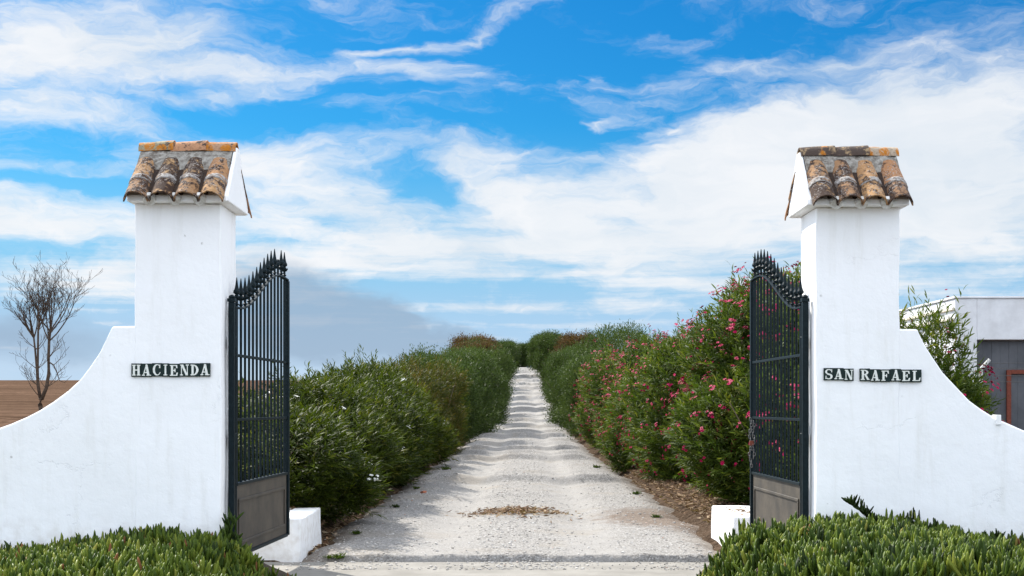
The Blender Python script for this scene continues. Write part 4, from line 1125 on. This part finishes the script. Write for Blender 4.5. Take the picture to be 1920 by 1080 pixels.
# domain warp
def warp(vec, scale, amt, mp):
    nc = t.noise(t.mapping(vec, scale=mp), scale, 5, .6, out='Color')
    s1 = t.node('ShaderNodeVectorMath', operation='SUBTRACT'); t.l.new(nc, s1.inputs[0]); s1.inputs[1].default_value = (.5, .5, .5)
    s2 = t.node('ShaderNodeVectorMath', operation='MULTIPLY'); t.l.new(s1.outputs[0], s2.inputs[0]); s2.inputs[1].default_value = (amt * 2.2, amt, 0)
    s3 = t.node('ShaderNodeVectorMath', operation='ADD'); t.l.new(vec, s3.inputs[0]); t.l.new(s2.outputs[0], s3.inputs[1])
    return s3.outputs[0]
uvw = warp(warp(uv, 2.2, .16, (1, 2, 1)), 7, .055, (1, 2.2, 1))
def blob(px, py, rx, ry, rot, wt, src=None):
    a = math.atan((px - 960) / FPX); e = math.atan((761 - py) / FPX * math.cos(a))
    mp = t.mapping(src or uvw, loc=(a * K, e * K, 0), rot=(0, 0, R(rot)), scale=(rx / 1000, ry / 1000, 1), ty='TEXTURE')
    g = t.node('ShaderNodeTexGradient', gradient_type='QUADRATIC_SPHERE'); t.l.new(mp, g.inputs[0])
    g2 = t.math('POWER', g.outputs[1], .6)
    return t.math('MULTIPLY', g2, wt)
B = [(90, 70, 470, 190, 8, 1.7), (380, 110, 380, 70, -8, .7), (850, 45, 300, 22, 14, .9), (700, 80, 260, 16, 5, .5), (790, 134, 210, 44, -4, 1.1), (600, 128, 260, 34, 6, .55), (370, 182, 140, 24, 0, .85), (520, 172, 130, 18, 5, .55),
     (60, 190, 300, 36, -3, .6), (100, 312, 340, 34, 0, .8), (40, 420, 360, 95, -8, 1.2), (330, 268, 420, 50, -4, .75), (560, 350, 440, 130, -14, 1.3), (900, 300, 340, 76, -14, .9), (980, 390, 300, 70, -24, .9),
     (1650, 215, 640, 160, 12, 1.7), (1780, 340, 680, 220, 0, 1.8), (1300, 330, 560, 120, 6, 1.2), (1000, 460, 1600, 120, 0, 1.25), (300, 520, 800, 140, 0, .65), (1300, 570, 1000, 110, 0, .75),
     (1580, 175, 60, 36, 0, .8), (1600, 98, 130, 26, 6, .7), (1120, 140, 60, 16, -25, .7), (1112, 222, 46, 16, 22, 1.0), (1255, 229, 42, 15, -10, .9), (1290, 160, 260, 44, 10, .5), (1460, 100, 240, 44, 8, .4), (1250, 80, 300, 26, -10, .3),
     (810, 355, 150, 60, -10, -1.2), (620, 225, 330, 36, -3, -.7), (1060, 90, 240, 80, 0, -.5), (170, 250, 230, 22, 0, -.3), (120, 345, 300, 22, 0, -.9), (120, 470, 240, 30, 3, -1.1), (140, 255, 260, 26, 0, -.5), (60, 560, 300, 60, 0, .5), (1100, 640, 800, 60, 0, .35)]
acc = None
for b in B:
    v = blob(*b); acc = v if acc is None else t.math('ADD', acc, v)
# fibrous cirrus texture
fib = t.noise(t.mapping(uvw, rot=(0, 0, R(-10)), scale=(1.5, 7, 1)), 2.2, 9, .62, .35)
fib2 = t.noise(t.mapping(uvw, rot=(0, 0, R(14)), scale=(3, 9, 1)), 3.2, 7, .65, .5)
soft = t.noise(uvw, 2.0, 4, .5)
tex = t.math('ADD', t.math('MULTIPLY', fib, .65), t.math('MULTIPLY', fib2, .35))
# general cloud cover away from the framed part of the sky
high = t.mr(el, .30, .55)
side = t.mr(t.math('ABSOLUTE', az), .42, .8)
gen = t.math('MULTIPLY', t.math('MAXIMUM', high, side), .74)
lay = t.noise(t.mapping(uv, scale=(.9, 16, 1)), 1.6, 6, .6, .3)
lowf = t.mr(el, .16, .07)
layer = t.math('MULTIPLY', t.math('MULTIPLY', t.math('SUBTRACT', lay, .52), 3.4), lowf)
dsum = t.math('ADD', layer, t.math('ADD', t.math('ADD', t.math('MULTIPLY', acc, .72), gen), t.math('MULTIPLY', t.math('SUBTRACT', tex, .5), 2.7)))
dens_ = t.mr(dsum, -.08, 1.15)
dens_ = t.math('MULTIPLY', dens_, .95)
dens_ = t.math('MAXIMUM', dens_, t.math('MULTIPLY', t.mr(el, .10, -.02), .55))
# colours
hs = t.node('ShaderNodeHueSaturation'); hs.inputs['Saturation'].default_value = 1.55; hs.inputs['Hue'].default_value = .493; hs.inputs['Value'].default_value = 1.0
t.l.new(sky.outputs[0], hs.inputs['Color'])
skyc = t.mix(1., hs.outputs[0], (.22, .81, 1.05), 'MULTIPLY')
skyc = t.mix(t.mr(el, .20, .04), skyc, (3.6, 6.1, 8.8))
cl = t.ramp(t.math('ADD', soft, t.math('MULTIPLY', t.math('SUBTRACT', fib, .5), .5)), [(.28, (7.2, 8.0, 8.8)), (.6, (9.5, 9.6, 9.8))])
# cloud colour laid over the sky colour
col = t.mix(dens_, skyc, cl)
# low bank of grey-blue smoke over the field
smk = t.math('ADD', blob(600, 600, 330, 110, -16, 1.5), t.math('ADD', blob(820, 645, 260, 60, -12, 1.2), blob(80, 640, 420, 90, 0, .9)))
smf = t.math('MULTIPLY', t.mr(t.math('ADD', smk, t.math('MULTIPLY', t.math('SUBTRACT', soft, .5), .6)), .1, .9), .78)
col = t.mix(smf, col, (3.3, 4.5, 6.0))
# unseen sky overhead, sideways and behind is boosted to fill the shaded walls
bright = t.math('MAXIMUM', t.mr(el, .30, .75), t.mr(t.math('ABSOLUTE', az), .5, 1.3))
gain = t.mr(bright, 0., 1., .1 / EXPO, .1 * BACK, smooth=False)
t.l.new(col, bg.inputs[0]); t.l.new(gain, bg.inputs[1])

# ------------------------------------------------------------------ camera
cd = bpy.data.cameras.new('camera'); cd.sensor_width = 36; cd.lens = FPX / 1920 * 36; cd.clip_end = 3000
cd.shift_y = 221 / 1920
co = bpy.data.objects.new('camera', cd); COL.objects.link(co); co.location = (0, 0, EYE); co.rotation_euler = (R(90), 0, 0)
scn.camera = co
scn.render.resolution_x = 1024; scn.render.resolution_y = 576
scn.view_settings.view_transform = 'Standard'; scn.view_settings.look = 'None'; scn.view_settings.gamma = 1
scn.view_settings.exposure = math.log2(EXPO)
